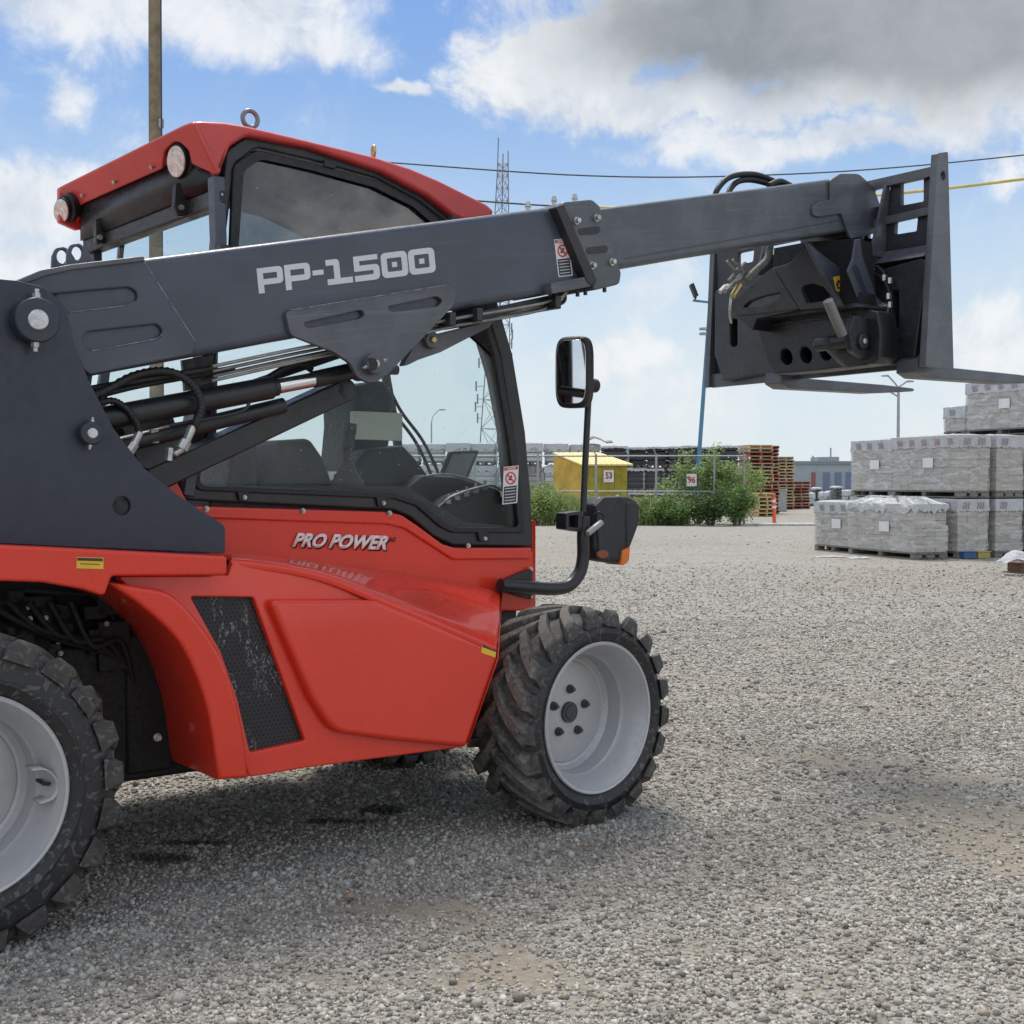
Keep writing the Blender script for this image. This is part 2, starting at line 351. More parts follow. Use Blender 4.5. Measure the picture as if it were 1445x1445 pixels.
def tyre_mat():
    m, nt, b = new_mat('tyre_rubber'); g = nt.nodes.new('ShaderNodeNewGeometry').outputs['Position']
    tc = nt.nodes.new('ShaderNodeTexCoord').outputs['Object']
    n = noise(nt, tc, 9, 7, .65).outputs[0]; n2 = noise(nt, tc, 60, 4, .7).outputs[0]
    at = nt.nodes.new('ShaderNodeAttribute'); at.attribute_name = 'dirt'
    f = M_(nt, 'MULTIPLY', at.outputs['Fac'], sstep(nt, M_(nt, 'ADD', M_(nt, 'MULTIPLY', n, .6), M_(nt, 'MULTIPLY', n2, .4)), .34, .6))
    sc_ = sstep(nt, noise(nt, tc, 26, 3, .4, 2.5).outputs[0], .60, .615)
    c = mixc(nt, f, (.016, .016, .018), (.16, .145, .122))
    c = mixc(nt, M_(nt, 'MULTIPLY', sc_, .16), c, (.4, .38, .36))
    nt.links.new(c, b.inputs['Base Color']); nt.links.new(sstep(nt, n, .3, .7, .42, .75), b.inputs['Roughness'])
    bp = nt.nodes.new('ShaderNodeBump'); bp.inputs['Strength'].default_value = .35; bp.inputs['Distance'].default_value = .004
    nt.links.new(n2, bp.inputs['Height']); nt.links.new(bp.outputs[0], b.inputs['Normal']); return m
TYRE = tyre_mat()
def grille_mat():
    m, nt, b = new_mat('perforated_grille'); pos = nt.nodes.new('ShaderNodeNewGeometry').outputs['Position']
    def dot(v):
        n = nt.nodes.new('ShaderNodeVectorMath'); n.operation = 'DOT_PRODUCT'; nt.links.new(pos, n.inputs[0]); n.inputs[1].default_value = v; return n.outputs['Value']
    a = M_(nt, 'MULTIPLY', dot(tuple(U)), 1/.0135); c = M_(nt, 'MULTIPLY', dot((0, 0, 1)), 1/.0135)
    def hole(oa, oc):
        x = M_(nt, 'SUBTRACT', M_(nt, 'FRACT', M_(nt, 'ADD', a, oa+100)), .5); y = M_(nt, 'SUBTRACT', M_(nt, 'FRACT', M_(nt, 'ADD', M_(nt, 'MULTIPLY', c, .58), oc+100)), .5)
        y = M_(nt, 'DIVIDE', y, .58)
        d = M_(nt, 'SQRT', M_(nt, 'ADD', M_(nt, 'MULTIPLY', x, x), M_(nt, 'MULTIPLY', y, y))); return sstep(nt, d, .27, .36)
    h = M_(nt, 'MULTIPLY', hole(0, 0), hole(.5, .5)); msk = noise(nt, pos, 3.5, 2, .5).outputs[0]
    st = noise(nt, pos, 9, 6, .7, 1.2).outputs[0]; st2 = noise(nt, pos, 90, 4, .7).outputs[0]
    mp = nt.nodes.new('ShaderNodeMapping'); mp.inputs['Scale'].default_value = (1, 1, .35); nt.links.new(pos, mp.inputs[0]); nt.links.new(mp.outputs[0], st.node.inputs['Vector'])
    strk = M_(nt, 'MULTIPLY', M_(nt, 'MULTIPLY', sstep(nt, M_(nt, 'ABSOLUTE', M_(nt, 'SUBTRACT', st, .52)), .013, .0), sstep(nt, st2, .40, .58)), sstep(nt, msk, .40, .50))
    col = mixc(nt, h, (.002, .002, .003), (.022, .023, .027)); col = mixc(nt, M_(nt, 'MULTIPLY', strk, .95), col, (.42, .42, .42))
    nt.links.new(col, b.inputs['Base Color']); b.inputs['Roughness'].default_value = .45
    bp = nt.nodes.new('ShaderNodeBump'); bp.inputs['Distance'].default_value = .003; nt.links.new(h, bp.inputs['Height']); nt.links.new(bp.outputs[0], b.inputs['Normal']); return m
GRILLE = grille_mat()
# ------------------------------------------------------------------ ground
def vnoise(x, y, s, seed=0):
    xi = np.floor(x/s).astype(int); yi = np.floor(y/s).astype(int); fx = x/s-xi; fy = y/s-yi
    def h(a, b):
        v = np.sin(a*127.1+b*311.7+seed*74.7)*43758.5453; return v-np.floor(v)
    sx = fx*fx*(3-2*fx); sy = fy*fy*(3-2*fy)
    return (h(xi, yi)*(1-sx)+h(xi+1, yi)*sx)*(1-sy)+(h(xi, yi+1)*(1-sx)+h(xi+1, yi+1)*sx)*sy
def fbm(x, y, s, seed=0):
    r = 0; a = 1; t = 0
    for k in range(4): r = r+a*vnoise(x, y, s/2**k, seed+k*13); t += a; a *= .55
    return r/t
def dirt_fn(x, y):
    d = np.zeros_like(x); wx = (fbm(x, y, .6, 31)-.5)*.35; wy = (fbm(x, y, .6, 37)-.5)*.35
    for px, py, rx, ry, s in ((545, 1285, .24, .14, 1.3), (600, 1300, .24, .11, 1.2), (770, 1395, .3, .10, 1.0), (830, 1200, .3, .12, .6), (700, 1375, .25, .1, .7), (540, 1335, .25, .1, .5), (430, 1400, .3, .1, .5),
                              (1150, 1068, .4, .12, .8), (1210, 1082, .4, .12, .9), (1270, 1100, .35, .14, 1), (1330, 1128, .32, .15, 1), (1385, 1160, .34, .18, 1.5), (1440, 1195, .34, .22, 1.5), (1440, 1130, .4, .12, .7),
                              (1010, 1060, .8, .2, .4), (1300, 980, 1.2, .25, .4), (860, 960, .8, .5, .4), (1100, 1340, .3, .1, .5), (1250, 1400, .3, .1, .5), (640, 1400, .3, .1, .6), (980, 1250, .3, .1, .4)):
        c = PG(px, py); q = ((x+wx-c[0])/rx)**2+((y+wy-c[1])/ry)**2; d = np.maximum(d, s*np.exp(-q*.7))
    n = fbm(x, y, .22, 3)
    d = np.clip((d+(n-.5)*1.5-.24)*1.6, 0, 1)
    r = np.hypot(x+6, y-1.5)                                      # old wheel tracks curving across the yard
    tr = sum(np.exp(-((r-q)/.22)**2) for q in (9.2, 10.9, 13.4, 15.1, 18.5, 20.2))*.75
    far = np.clip((fbm(x*.6, y*.45, 1.6, 9)-.46)*2.6+tr*fbm(x, y, .8, 44), 0, 1)*np.clip((y-3.4)/3, .0, .85)
    return np.clip(np.maximum(d, far), 0, 1)
def oil_fn(x, y):
    d = np.zeros_like(x)
    for px, py, rx, ry in ((225, 1213, .10, .075), (530, 1143, .11, .07), (465, 1160, .16, .03), (270, 1190, .12, .03)):
        c = PG(px, py); d = np.maximum(d, np.exp(-(((x-c[0])/rx)**2+((y-c[1])/ry)**2)))
    return np.clip((d+(fbm(x, y, .09, 21)-.5)*1.1-.35)*3.5, 0, 1)
def height_fn(x, y):
    return np.where(y < 30, (fbm(x, y, .9, 5)-.5)*.012 - dirt_fn(x, y)*.003, 0)
def ground_mat():
    m, nt, b = new_mat('gravel_ground'); pos = nt.nodes.new('ShaderNodeNewGeometry').outputs['Position']
    at = nt.nodes.new('ShaderNodeAttribute'); at.attribute_name = 'dirt'; oi = nt.nodes.new('ShaderNodeAttribute'); oi.attribute_name = 'oil'
    vo = nt.nodes.new('ShaderNodeTexVoronoi'); vo.inputs['Scale'].default_value = 62; nt.links.new(pos, vo.inputs['Vector'])
    v2 = nt.nodes.new('ShaderNodeTexVoronoi'); v2.inputs['Scale'].default_value = 24; nt.links.new(pos, v2.inputs['Vector'])
    bw = nt.nodes.new('ShaderNodeSeparateColor'); nt.links.new(vo.outputs['Color'], bw.inputs[0])
    bw2 = nt.nodes.new('ShaderNodeSeparateColor'); nt.links.new(v2.outputs['Color'], bw2.inputs[0])
    t = M_(nt, 'ADD', M_(nt, 'MULTIPLY', bw.outputs[0], .6), M_(nt, 'MULTIPLY', bw2.outputs[1], .4))
    c = mixc(nt, t, (.15, .141, .122), (.50, .477, .425))
    big = noise(nt, pos, .55, 5, .6).outputs[0]; mid = noise(nt, pos, 3.0, 6, .65).outputs[0]
    c = mixc(nt, sstep(nt, big, .35, .65, .0, .35), c, (.34, .318, .275))
    c = mixc(nt, M_(nt, 'MULTIPLY', sstep(nt, mid, .5, .72), .35), c, (.16, .152, .137))
    dirtc = mixc(nt, mid, (.22, .178, .125), (.38, .325, .245))
    c = mixc(nt, M_(nt, 'MULTIPLY', at.outputs['Fac'], .72), c, dirtc)
    c = mixc(nt, oi.outputs['Fac'], c, (.045, .044, .042))
    nt.links.new(c, b.inputs['Base Color']); b.inputs['Roughness'].default_value = .92; b.inputs['Specular IOR Level'].default_value = .25
    h = M_(nt, 'ADD', M_(nt, 'MULTIPLY', vo.outputs['Distance'], -.9), M_(nt, 'MULTIPLY', noise(nt, pos, 120, 4, .7).outputs[0], .5))
    bp = nt.nodes.new('ShaderNodeBump'); bp.inputs['Strength'].default_value = .9; bp.inputs['Distance'].default_value = .012
    nt.links.new(h, bp.inputs['Height']); nt.links.new(bp.outputs[0], b.inputs['Normal']); return m
def build_ground():
    xs = np.concatenate([[-1500, -600, -200, -80, -40, -25, -15, -10, -7, -5, -4], np.arange(-3.2, 6.6, .05), np.arange(6.7, 14, .3), [16, 20, 30, 50, 90, 200, 600, 1500]])
    ys = np.concatenate([[-400, -50, -20, -10, -4, 0, 1.2], np.arange(2.0, 9, .05), np.arange(9.2, 30, .25), [32, 36, 40, 48, 60, 80, 110, 160, 250, 500, 1200, 2500]])
    X, Y = np.meshgrid(xs, ys); n, m = Y.shape
    Zg = height_fn(X, Y)
    v = np.stack([X, Y, Zg], -1).reshape(-1, 3)
    idx = np.arange(n*m).reshape(n, m); f = np.stack([idx[:-1, :-1], idx[:-1, 1:], idx[1:, 1:], idx[1:, :-1]], -1).reshape(-1, 4)
    me = bpy.data.meshes.new('ground'); me.vertices.add(len(v)); me.vertices.foreach_set('co', v.ravel())
    me.loops.add(f.size); me.loops.foreach_set('vertex_index', f.ravel().astype(np.int32))
    me.polygons.add(len(f)); me.polygons.foreach_set('loop_start', np.arange(0, f.size, 4, dtype=np.int32)); me.update(calc_edges=True)
    for nm, fn in (('dirt', dirt_fn), ('oil', oil_fn)):
        a = me.attributes.new(nm, 'FLOAT', 'POINT'); a.data.foreach_set('value', fn(X, Y).ravel().astype(np.float32))
    me.shade_smooth()
    me.materials.append(ground_mat()); o = bpy.data.objects.new('ground', me); sc.collection.objects.link(o); o['kind'] = 'structure'
build_ground()
def stone_mat():
    m, nt, b = new_mat('gravel_stone'); g = nt.nodes.new('ShaderNodeNewGeometry'); r = g.outputs['Random Per Island']
    cr = nt.nodes.new('ShaderNodeValToRGB'); nt.links.new(r, cr.inputs[0]); el = cr.color_ramp.elements
    el[0].position = 0; el[0].color = (.12, .115, .105, 1); el[1].position = 1; el[1].color = (.57, .552, .515, 1)
    for p, c in ((.2, (.24, .23, .21)), (.45, (.35, .338, .312)), (.62, (.43, .418, .39)), (.66, (.37, .31, .235)), (.72, (.44, .43, .405)), (.9, (.48, .47, .445))):
        e = el.new(p); e.color = (*c, 1)
    n = noise(nt, g.outputs['Position'], 90, 3, .6).outputs[0]
    oi = nt.nodes.new('ShaderNodeAttribute'); oi.attribute_name = 'oil'
    c = mixc(nt, 1.0, mixc(nt, sstep(nt, n, .3, .7, 0, .35), cr.outputs[0], (.22, .21, .19)), (1.06, 1.03, .965), 'MULTIPLY'); c = mixc(nt, M_(nt, 'MULTIPLY', oi.outputs['Fac'], .8), c, (.03, .03, .03))
    nt.links.new(c, b.inputs['Base Color'])
    b.inputs['Roughness'].default_value = .85; b.inputs['Specular IOR Level'].default_value = .3; return m
def build_gravel():
    bands = [(2.3, 4.2, 12500, .0047), (4.2, 6.5, 7500, .0052), (6.5, 10.5, 3000, .0064), (10.5, 17, 1100, .0076), (17, 27, 330, .009)]
    P = []; R = []
    for y0, y1, dens, r in bands:
        hw = .43; area = hw*(y1*y1-y0*y0); k = int(area*dens)
        y = np.sqrt(rng.uniform(y0*y0, y1*y1, k)); x = rng.uniform(-hw, hw, k)*y
        d = dirt_fn(x, y); keep = rng.random(k) > np.maximum(np.maximum(d*.80, np.clip((fbm(x, y, .45, 77)-.42)*1.6, 0, .5)), np.clip((y-5.5)/14, 0, .97)) ; x, y = x[keep], y[keep]
        rr = r*np.exp(rng.normal(0, .36, len(x))*(1-.0*x)); P.append(np.stack([x, y], 1)); R.append(rr)
    P = np.concatenate(P); R = np.concatenate(R); k = len(P)
    base = np.array([(a, b, c) for c in (-1, 1) for b in (-1, 1) for a in (-1, 1)], float)*.75
    top = np.array([1, 1, 1, 1, .75, .75, .75, .75])[:, None]; base[:, :2] *= top
    V = base[None]*(1+rng.uniform(-.42, .42, (k, 8, 3)))
    V = V*np.stack([rng.uniform(.8, 1.35, k), rng.uniform(.7, 1.1, k), rng.uniform(.5, .95, k)], 1)[:, None, :]
    # random rotation: yaw + tilt
    def rot(ax, an):
        c, s = np.cos(an), np.sin(an); m = np.zeros((k, 3, 3)); i, j = [(1, 2), (0, 2), (0, 1)][ax]; m[:, ax, ax] = 1
        m[:, i, i] = c; m[:, j, j] = c; m[:, i, j] = -s; m[:, j, i] = s; return m
    V = np.einsum('kij,knj->kni', rot(2, rng.uniform(0, 6.28, k)) @ rot(0, rng.normal(0, .5, k)) @ rot(1, rng.normal(0, .5, k)), V)*R[:, None, None]
    z = height_fn(P[:, 0], P[:, 1])+R*rng.uniform(-.25, .5, k)
    V += np.stack([P[:, 0], P[:, 1], z], 1)[:, None, :]
    Fq = np.array([(0, 2, 3, 1), (4, 5, 7, 6), (0, 1, 5, 4), (1, 3, 7, 5), (3, 2, 6, 7), (2, 0, 4, 6)])
    f = (np.arange(k)[:, None, None]*8+Fq[None]).reshape(-1, 4).astype(np.int32); v = V.reshape(-1, 3)
    me = bpy.data.meshes.new('gravel_stones'); me.vertices.add(len(v)); me.vertices.foreach_set('co', v.ravel())
    me.loops.add(f.size); me.loops.foreach_set('vertex_index', f.ravel()); me.polygons.add(len(f)); me.polygons.foreach_set('loop_start', np.arange(0, f.size, 4, dtype=np.int32)); me.update(calc_edges=True)
    a = me.attributes.new('oil', 'FLOAT', 'POINT'); a.data.foreach_set('value', np.repeat(oil_fn(P[:, 0], P[:, 1]), 8).astype(np.float32))
    me.materials.append(stone_mat()); o = bpy.data.objects.new('gravel_stones', me); sc.collection.objects.link(o)
    tag(o, 'loose grey crushed gravel stones covering the yard ground', 'gravel', kind='stuff')
build_gravel()
#PART2
# ================================================================== TELEHANDLER
T = tag(empty('telehandler', O), 'red and dark grey compact telehandler with raised boom and pallet forks, parked on the gravel', 'telehandler')
# ---- boom
boom = plate('boom', [(60,384,10),(200,364),(790,290),(850,300),(872,385,6),(845,402),(405,479),(277,503),(132,530),(90,470)], .20, .20, DARK, T, bevel=.022, bres=4)
plate('reinforcing_plate', [(30,396),(58,384,30),(110,372),(201,366),(276,482,8),(272,500,8),(128,529,6),(60,480)], .187, .012, DARK, boom,
      holes=[[(60,416,9),(182,405,12),(194,412,14),(194,424,12),(182,430,9),(60,446,9)],
             [(116,477,10),(124,468,10),(222,457,12),(230,466,12),(226,478,10),(130,494,10),(118,490,9)]], bevel=.005, bres=1)
plate('top_rib', [(22,397),(58,381,30),(100,373),(203,361),(205,368),(100,381),(62,390,20),(40,399)], .178, .235, DARK2, boom, bevel=.003)
EDGE = paint('painted_edge_glint', (.22,.225,.24), .4, var=.5, vscale=40, metal=.3)
def edge(parent, pts, w, r=.0016): return MB().tube([PW(x, y, w) for x, y in pts], r, 6).build('edge_glint', EDGE, parent)  # thin pale tubes: glints on the plate edges put into the colour
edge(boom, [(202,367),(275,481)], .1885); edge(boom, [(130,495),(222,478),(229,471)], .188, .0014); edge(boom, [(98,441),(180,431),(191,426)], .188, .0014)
def lettering_glyphs():
    o0 = np.array((362, 379.)); ex = np.array((1, -.122)); ey = np.array((.10, 1.0))
    def mp(L): return [tuple(o0+ex*x+ey*y)+((r,) if r else ()) for x, y, *q in L for r in [q[0] if q else 0]]
    h, s, w = 35.5, 8.2, 36
    def P(x): return [[(x,0),(x+w,0,7),(x+w,24,7),(x+s,24),(x+s,h),(x,h)], [(x+s,s-.5),(x+w-s,s-.5,1.5),(x+w-s,16,1.5),(x+s,16)]]
    def Z(x): return [[(x,0,8),(x+w+1,0,8),(x+w+1,h,8),(x,h,8)], [(x+s,s,2),(x+w+1-s,s,2),(x+w+1-s,h-s,2),(x+s,h-s,2)]]
    gl = [P(0), P(38.5), [[(77.5,12.5),(93,12.5),(93,19.5),(77.5,19.5)]],
          [[(97,0),(116,0,6),(116,h-s),(133,h-s),(133,h),(97.5,h),(97.5,h-s),(107.5,h-s),(107.5,s),(97,s)]],
          [[(136,0),(170,0),(170,s-1),(144,s-1),(144,13.5),(171.5,13.5,7),(171.5,h,8),(136,h),(136,h-s),(163,h-s,2),(163,21.5,2),(136,21.5)]], Z(174.5), Z(213)]
    loops = []
    for g in gl: loops += [mp(L) for L in g]
    for x in (193, 231.5): loops.append(mp([(x-3.6,h/2-3.6),(x+3.6,h/2-3.6),(x+3.6,h/2+3.6),(x-3.6,h/2+3.6)]))
    plate('model_lettering', loops[0], .1985, .002, WHT, boom, holes=loops[1:], bevel=0)
lettering_glyphs()
hexb_ = None
br = plate('pin_bracket', [(403,439,8),(630,401,8),(645,407,10),(641,431,14),(548,528,10),(526,543,22),(505,533,18),(494,512,16),(470,496,25),(410,473,12)], .182, .018, DARK2, boom,
      holes=[[(430,455),(510,437,7),(516,444,5),(507,450,6),(436,463,5),(429,460,4)], [(549,432),(617,418,7),(626,424,6),(618,432,6),(556,440,5),(548,437,4)]], bevel=.0025)
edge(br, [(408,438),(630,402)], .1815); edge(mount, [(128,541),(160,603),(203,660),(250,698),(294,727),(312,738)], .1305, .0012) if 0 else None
def at(px, py, w): return PW(px, py, w)
def boss(parent, px, py, w, R1, h1, R2, h2, mat1=DARK, mat2=STEEL, bolts=True, ang=95):
    p = PW(px, py, w); m = MB().cyl(p, p-W*h1, R1, n=36).build('pin_collar', mat1, parent, bevel=.004)
    MB().cyl(p-W*(h1-.004), p-W*(h1+h2), R2, n=28).build('pivot_pin', mat2, parent, bevel=.003)
    if bolts:
        for sgn in (-1, 1):
            d = (U*math.cos(rad(ang))+ZZ*math.sin(rad(ang)))*sgn
            q = p-W*h1*.7+d*(R1*.9); MB().cyl(q, q+d*R1*.30, R1*.20, n=6).cyl(q+d*R1*.30, q+d*R1*.5, R1*.11, n=10).build('clamp_bolt', ZINC, parent)
boss(boom, 524, 514, .182, .032, .028, .012, .006, DARK2, ZINC, True, 20)
MB().cyl(at(524,514,.15), at(524,514,.60), .02).build('cross_pin', BLACK, boom)
# collar at the boom mouth
plate('boom_collar', [(790,292,8),(795,285,6),(836,281,10),(847,291,6),(877,385,8),(875,401,8),(838,410,4),(834,386)], .175, .25, DARK2, boom,
      holes=[], bevel=.006)
plate('collar_band', [(784,291,4),(796,288),(842,394),(840,402),(832,402),(828,396)], .162, .27, BLACK, boom, bevel=.003)
for sx, sy in ((831, 327), (842, 354)):
    plate('collar_slot', [(sx-16,sy-1,3),(sx-12,sy-5,3),(sx+14,sy-8,5),(sx+17,sy-3,4),(sx+13,sy+3,4),(sx-12,sy+5,3)], .1735, .01, BLACK, boom, bevel=.001)
for x, y in ((812,312),(840,308),(834,375),(862,370)): hexbolt(MB(), at(x, y, .175), -W, .009, .022).build('collar_bolt', ZINC, boom)
for x, y in ((745,289),(782,281),(811,278)): p = at(x, y+8, .3); MB().cyl(p, p+ZZ*.03, .007, n=8).cyl(p+ZZ*.012, p+ZZ*.02, .012, n=6).build('collar_bolt', ZINC, boom)
plate('lower_angle', [(777,399,3),(834,389,3),(834,404),(779,415,3)], .165, .22, DARK2, boom, bevel=.003)
for x, y in ((815,413),(826,411),(853,407)): p = at(x, y-2, .19); MB().cyl(p, p-ZZ*.018, .007, n=8).build('under_bolt', BLACK, boom)
for x in (315, 640): p = at(x, 366-(x-205)*.128, .26); MB().box(p+ZZ*.004, (U, W, ZZ), (.014, .012, .008)).build('hose_clip', BLACK, boom)
# danger sticker on the boom
def danger(parent, x, y, wd, ht, w, sk=.10, th=.0012):
    ex = np.array((1, -.11)); ey = np.array((sk, 1.))
    def q(a, b): return tuple(np.array((x, y))+ex*a*wd+ey*b*ht)
    plate('danger_sticker', [q(0,0), q(1,0), q(1,1), q(0,1)], w, th, STICK, parent, bevel=0); S = parent
    lab = plate('sticker_print', [q(.04,.02), q(.96,.02), q(.96,.10), q(.04,.10)], w-.001, .001, SRED, S, bevel=0)
    lettering('sticker_text', 'DANGER', q(.22,.095), q(.80,.095), q(.22,.025), w-.002, STICK, S, bold=.04, thick=.0006)
    c = q(.5,.32); rx, ry = wd*.36, ht*.17
    plate('sticker_symbol', circle_px(*c, rx, ry), w-.001, .001, SRED, S, holes=[circle_px(*c, rx*.76, ry*.76)], bevel=0)
    plate('sticker_symbol', [(c[0]-rx*.62,c[1]-ry*.45),(c[0]-rx*.45,c[1]-ry*.62),(c[0]+rx*.62,c[1]+ry*.45),(c[0]+rx*.45,c[1]+ry*.62)], w-.0021, .0006, SRED, S, bevel=0)
    plate('sticker_symbol', [(c[0]-rx*.5,c[1]+ry*.35),(c[0]-rx*.1,c[1]-ry*.15),(c[0]+rx*.1,c[1]-ry*.5),(c[0]+rx*.3,c[1]-ry*.3),(c[0]+rx*.05,c[1]+ry*.1),(c[0]+rx*.35,c[1]+ry*.35),(c[0]-rx*.1,c[1]+ry*.3)], w-.0012, .0008, SBLK, S, bevel=0)
    lines = []
    for k in range(5):
        b = .575+k*.08; lines.append([q(.14,b), q(.86,b), q(.86,b+.022), q(.14,b+.022)])
    plate('sticker_print', [q(.08,.53), q(.92,.53), q(.92,.97), q(.08,.97)], w-.001, .001, SBLK, S, holes=lines, bevel=0)
danger(boom, 782, 338, 20, 53, .1985, .12)
# hydraulic pipes under the boom
def hose(parent, pts, r, mat=RUBBER, name='hydraulic_hose', k=6, n=10): return MB().tube(smooth_pts(pts, k), r, n).build(name, mat, parent, sharp=80)
for dy, w in ((0, .21), (7, .25), (14, .29), (20, .23)):
    hose(boom, [at(300,517+dy,w), at(420,492+dy*.9,w), at(560,466+dy*.7,w), at(640,450+dy*.5,w), at(745,432+dy*.5,w), at(785,422+dy*.3,w), at(799,412,w)], .0055, PIPE, 'hydraulic_pipe')
for x in (660, 622, 770): p = at(x, 447-(x-660)*.16, .25); MB().box(p, (U, W, ZZ), (.012, .07, .022)).build('pipe_clamp', BLACK, boom, bevel=.003)
for k, x in enumerate((780, 788, 796)): hose(boom, [at(x-14,432,.3), at(x,425,.3), at(x+1,412,.28)], .007, BLACK)
plate('under_channel', [(640,447),(800,412),(776,425),(650,462)], .24, .1, BLACK, boom, bevel=.002)
plate('levelling_bracket', [(566,520,4),(590,478),(655,462),(700,450),(690,462),(622,497,10),(590,508)], .30, .03, DARK2, boom)
boss(boom, 606, 480, .30, .028, .02, .011, .01, DARK2, BRASS, False)
# ---- inner boom and its head
inner = plate('inner_boom', [(820,297),(1172,252),(1197,262),(1197,327),(1000,358),(860,382),(835,385)], .215, .17, DARK2, T, bevel=.018, bres=3)
plate('weld_bead', [(882,364,1),(1196,308,1),(1196,309.5),(882,365.5)], .2125, .004, DARK, inner, bevel=.0008)
head = plate('boom_head', [(1172,254,5),(1186,245,10),(1212,245,14),(1233,264,14),(1246,300,8),(1243,318,5),(1237,329,3),(1200,337,4),(1187,301,3),(1156,306,8),(1147,304,6),(1147,290,6),(1157,284,4),(1172,282,3)], .203, .012, DARK2, T, bevel=.002)
plate('boom_end_block', [(1190,250),(1232,270),(1240,300),(1215,345),(1195,335)], .225, .15, BLACK, head)
for a in (0, 1):
    hose(head, [at(1009+18*a,285,.38-.04*a), at(1012+18*a,268,.38), at(1030+12*a,250+6*a,.38), at(1062,246+8*a,.38), at(1090,255+6*a,.37), at(1112,268,.36)], .012)
hose(head, [at(1085,262,.33), at(1100,256,.33), at(1115,262,.33)], .013)
# ---- boom mounting plates at the rear
mount = plate('boom_mount', [(-240,420,60),(-60,388,60),(25,396),(62,405,40),(92,430,40),(104,482),(125,536),(160,604),(203,660),(250,698),(296,728),(318,742,14),(318,781,4),(100,772),(-60,764),(-330,760)], .13, .02, MOUNT, T,
      holes=[circle_px(172,714,12.5,13.5)], bevel=.002)
boss(mount, 45, 454, .13, .056, .05, .026, .004, MOUNT, STEEL, True, 88)
boss(mount, 124, 612, .13, .030, .035, .014, .004, MOUNT, STEEL, True, 84)
MB().cyl(at(172,714,.16), at(172,714,.3), .022).build('recessed_bolt', BLACK, mount)
plate('far_mount_plate', [(-200,440,60),(20,400),(92,440),(125,540),(210,680),(296,740),(296,781),(-300,765)], .42, .02, DARK, T)
for wv, dx, dy in ((.21, 8, 0), (.34, -13, 5)):   # lifting eyes above the boom
    E_ = [(86,378),(87,356,8),(92,345,8),(104,342,12),(113,350,8),(122,364,8),(130,371,4),(128,378)]
    plate('lifting_eye', [(x+dx, y+dy, *q) for x, y, *q in E_], wv, .014, DARK, T, holes=[circle_px(101+dx,357+dy,7.5,9.5)], bevel=.003)
# ---- lift cylinder, strut, hoses
A, B = at(60,607,.30), at(383,547,.30); Cc = at(441,536,.30); D = at(516,519,.30)
cyl = MB().cyl(A, B, .034, n=32).cyl(B, B+(B-A)/np.linalg.norm(B-A)*.02, .028, n=32).build('lift_cylinder', BLACK, T, bevel=.004)
MB().cyl(B, Cc, .0225, n=28).build('piston_rod', CHROME, cyl)
MB().cyl(Cc, D, .026, n=24).cyl(D-W*.05, D+W*.05, .04, n=24).build('rod_end', BLACK, cyl, bevel=.004)
def rib(parent, pts, r):
    q = smooth_pts(pts, 22); return MB().tube(q, [r*(1 if (i//2) % 2 else .86) for i in range(len(q))], 12).build('hydraulic_hose', RUBBER, parent, sharp=80)
A2, B2 = at(170,628,.34), at(400,572,.34); MB().cyl(A2, B2, .024, n=24).build('tilt_cylinder', BLACK, T)
E0, E1 = at(205,680,.40), at(478,552,.40); d = (E1-E0)/np.linalg.norm(E1-E0); nn = np.cross(d, W)
MB().box((E0+E1)/2, (d, W, nn), (np.linalg.norm(E1-E0)/2, .05, .036)).cyl(E1-W*.05, E1+W*.05, .038, n=24).build('support_strut', BLACK, T, bevel=.006)
rib(cyl, [at(80,575,.24), at(140,555,.24), at(190,530,.24), at(235,524,.24), at(268,540,.24), at(284,570,.24), at(276,598,.24), at(272,604,.24)], .0125)
rib(cyl, [at(95,585,.26), at(150,566,.26), at(175,574,.26), at(192,596,.26), at(196,612,.26)], .0105)
m = MB(); m.tube([at(272,602,.24), at(262,625,.24)], .012).tube([at(263,622,.24), at(256,634,.24)], .016, 6).tube([at(257,634,.24), at(248,640,.24), at(238,640,.26)], .010).tube([at(240,632,.25), at(238,650,.25)], .012, 6)
m.build('hose_fitting', ZINC, cyl); MB().tube([at(197,610,.26), at(188,628,.26)], .012).tube([at(190,626,.26), at(180,640,.26)], .014, 6).build('hose_fitting', ZINC, cyl)
m = MB(); m.tube([at(200,618,.33), at(222,613,.33)], .010).box(at(215,616,.34), (U, W, ZZ), (.012, .02, .02)).box(at(258,604,.36), (U, W, ZZ), (.03, .02, .012)); m.build('valve_block', PIPE, cyl, bevel=.002)
plate('cylinder_bracket', [(170,600),(245,590),(262,640),(240,668),(200,660)], .36, .05, BLACK, T)
hose(cyl, [at(240,600,.27),at(320,586,.27),at(345,578,.27),at(352,568,.27)], .005, BLACK)
hose(cyl, [at(375,535,.33),at(405,518,.33),at(425,514,.33),at(440,522,.33)], .010)
m = MB(); hose(boom, [at(130,548,.26),at(200,536,.26),at(300,520,.26)], .009); hose(boom, [at(130,560,.3),at(190,545,.3),at(260,532,.3),at(330,520,.3)], .010)
plate('hose_guide', [(258,508),(300,500),(300,540),(262,552)], .33, .02, BLACK, boom)
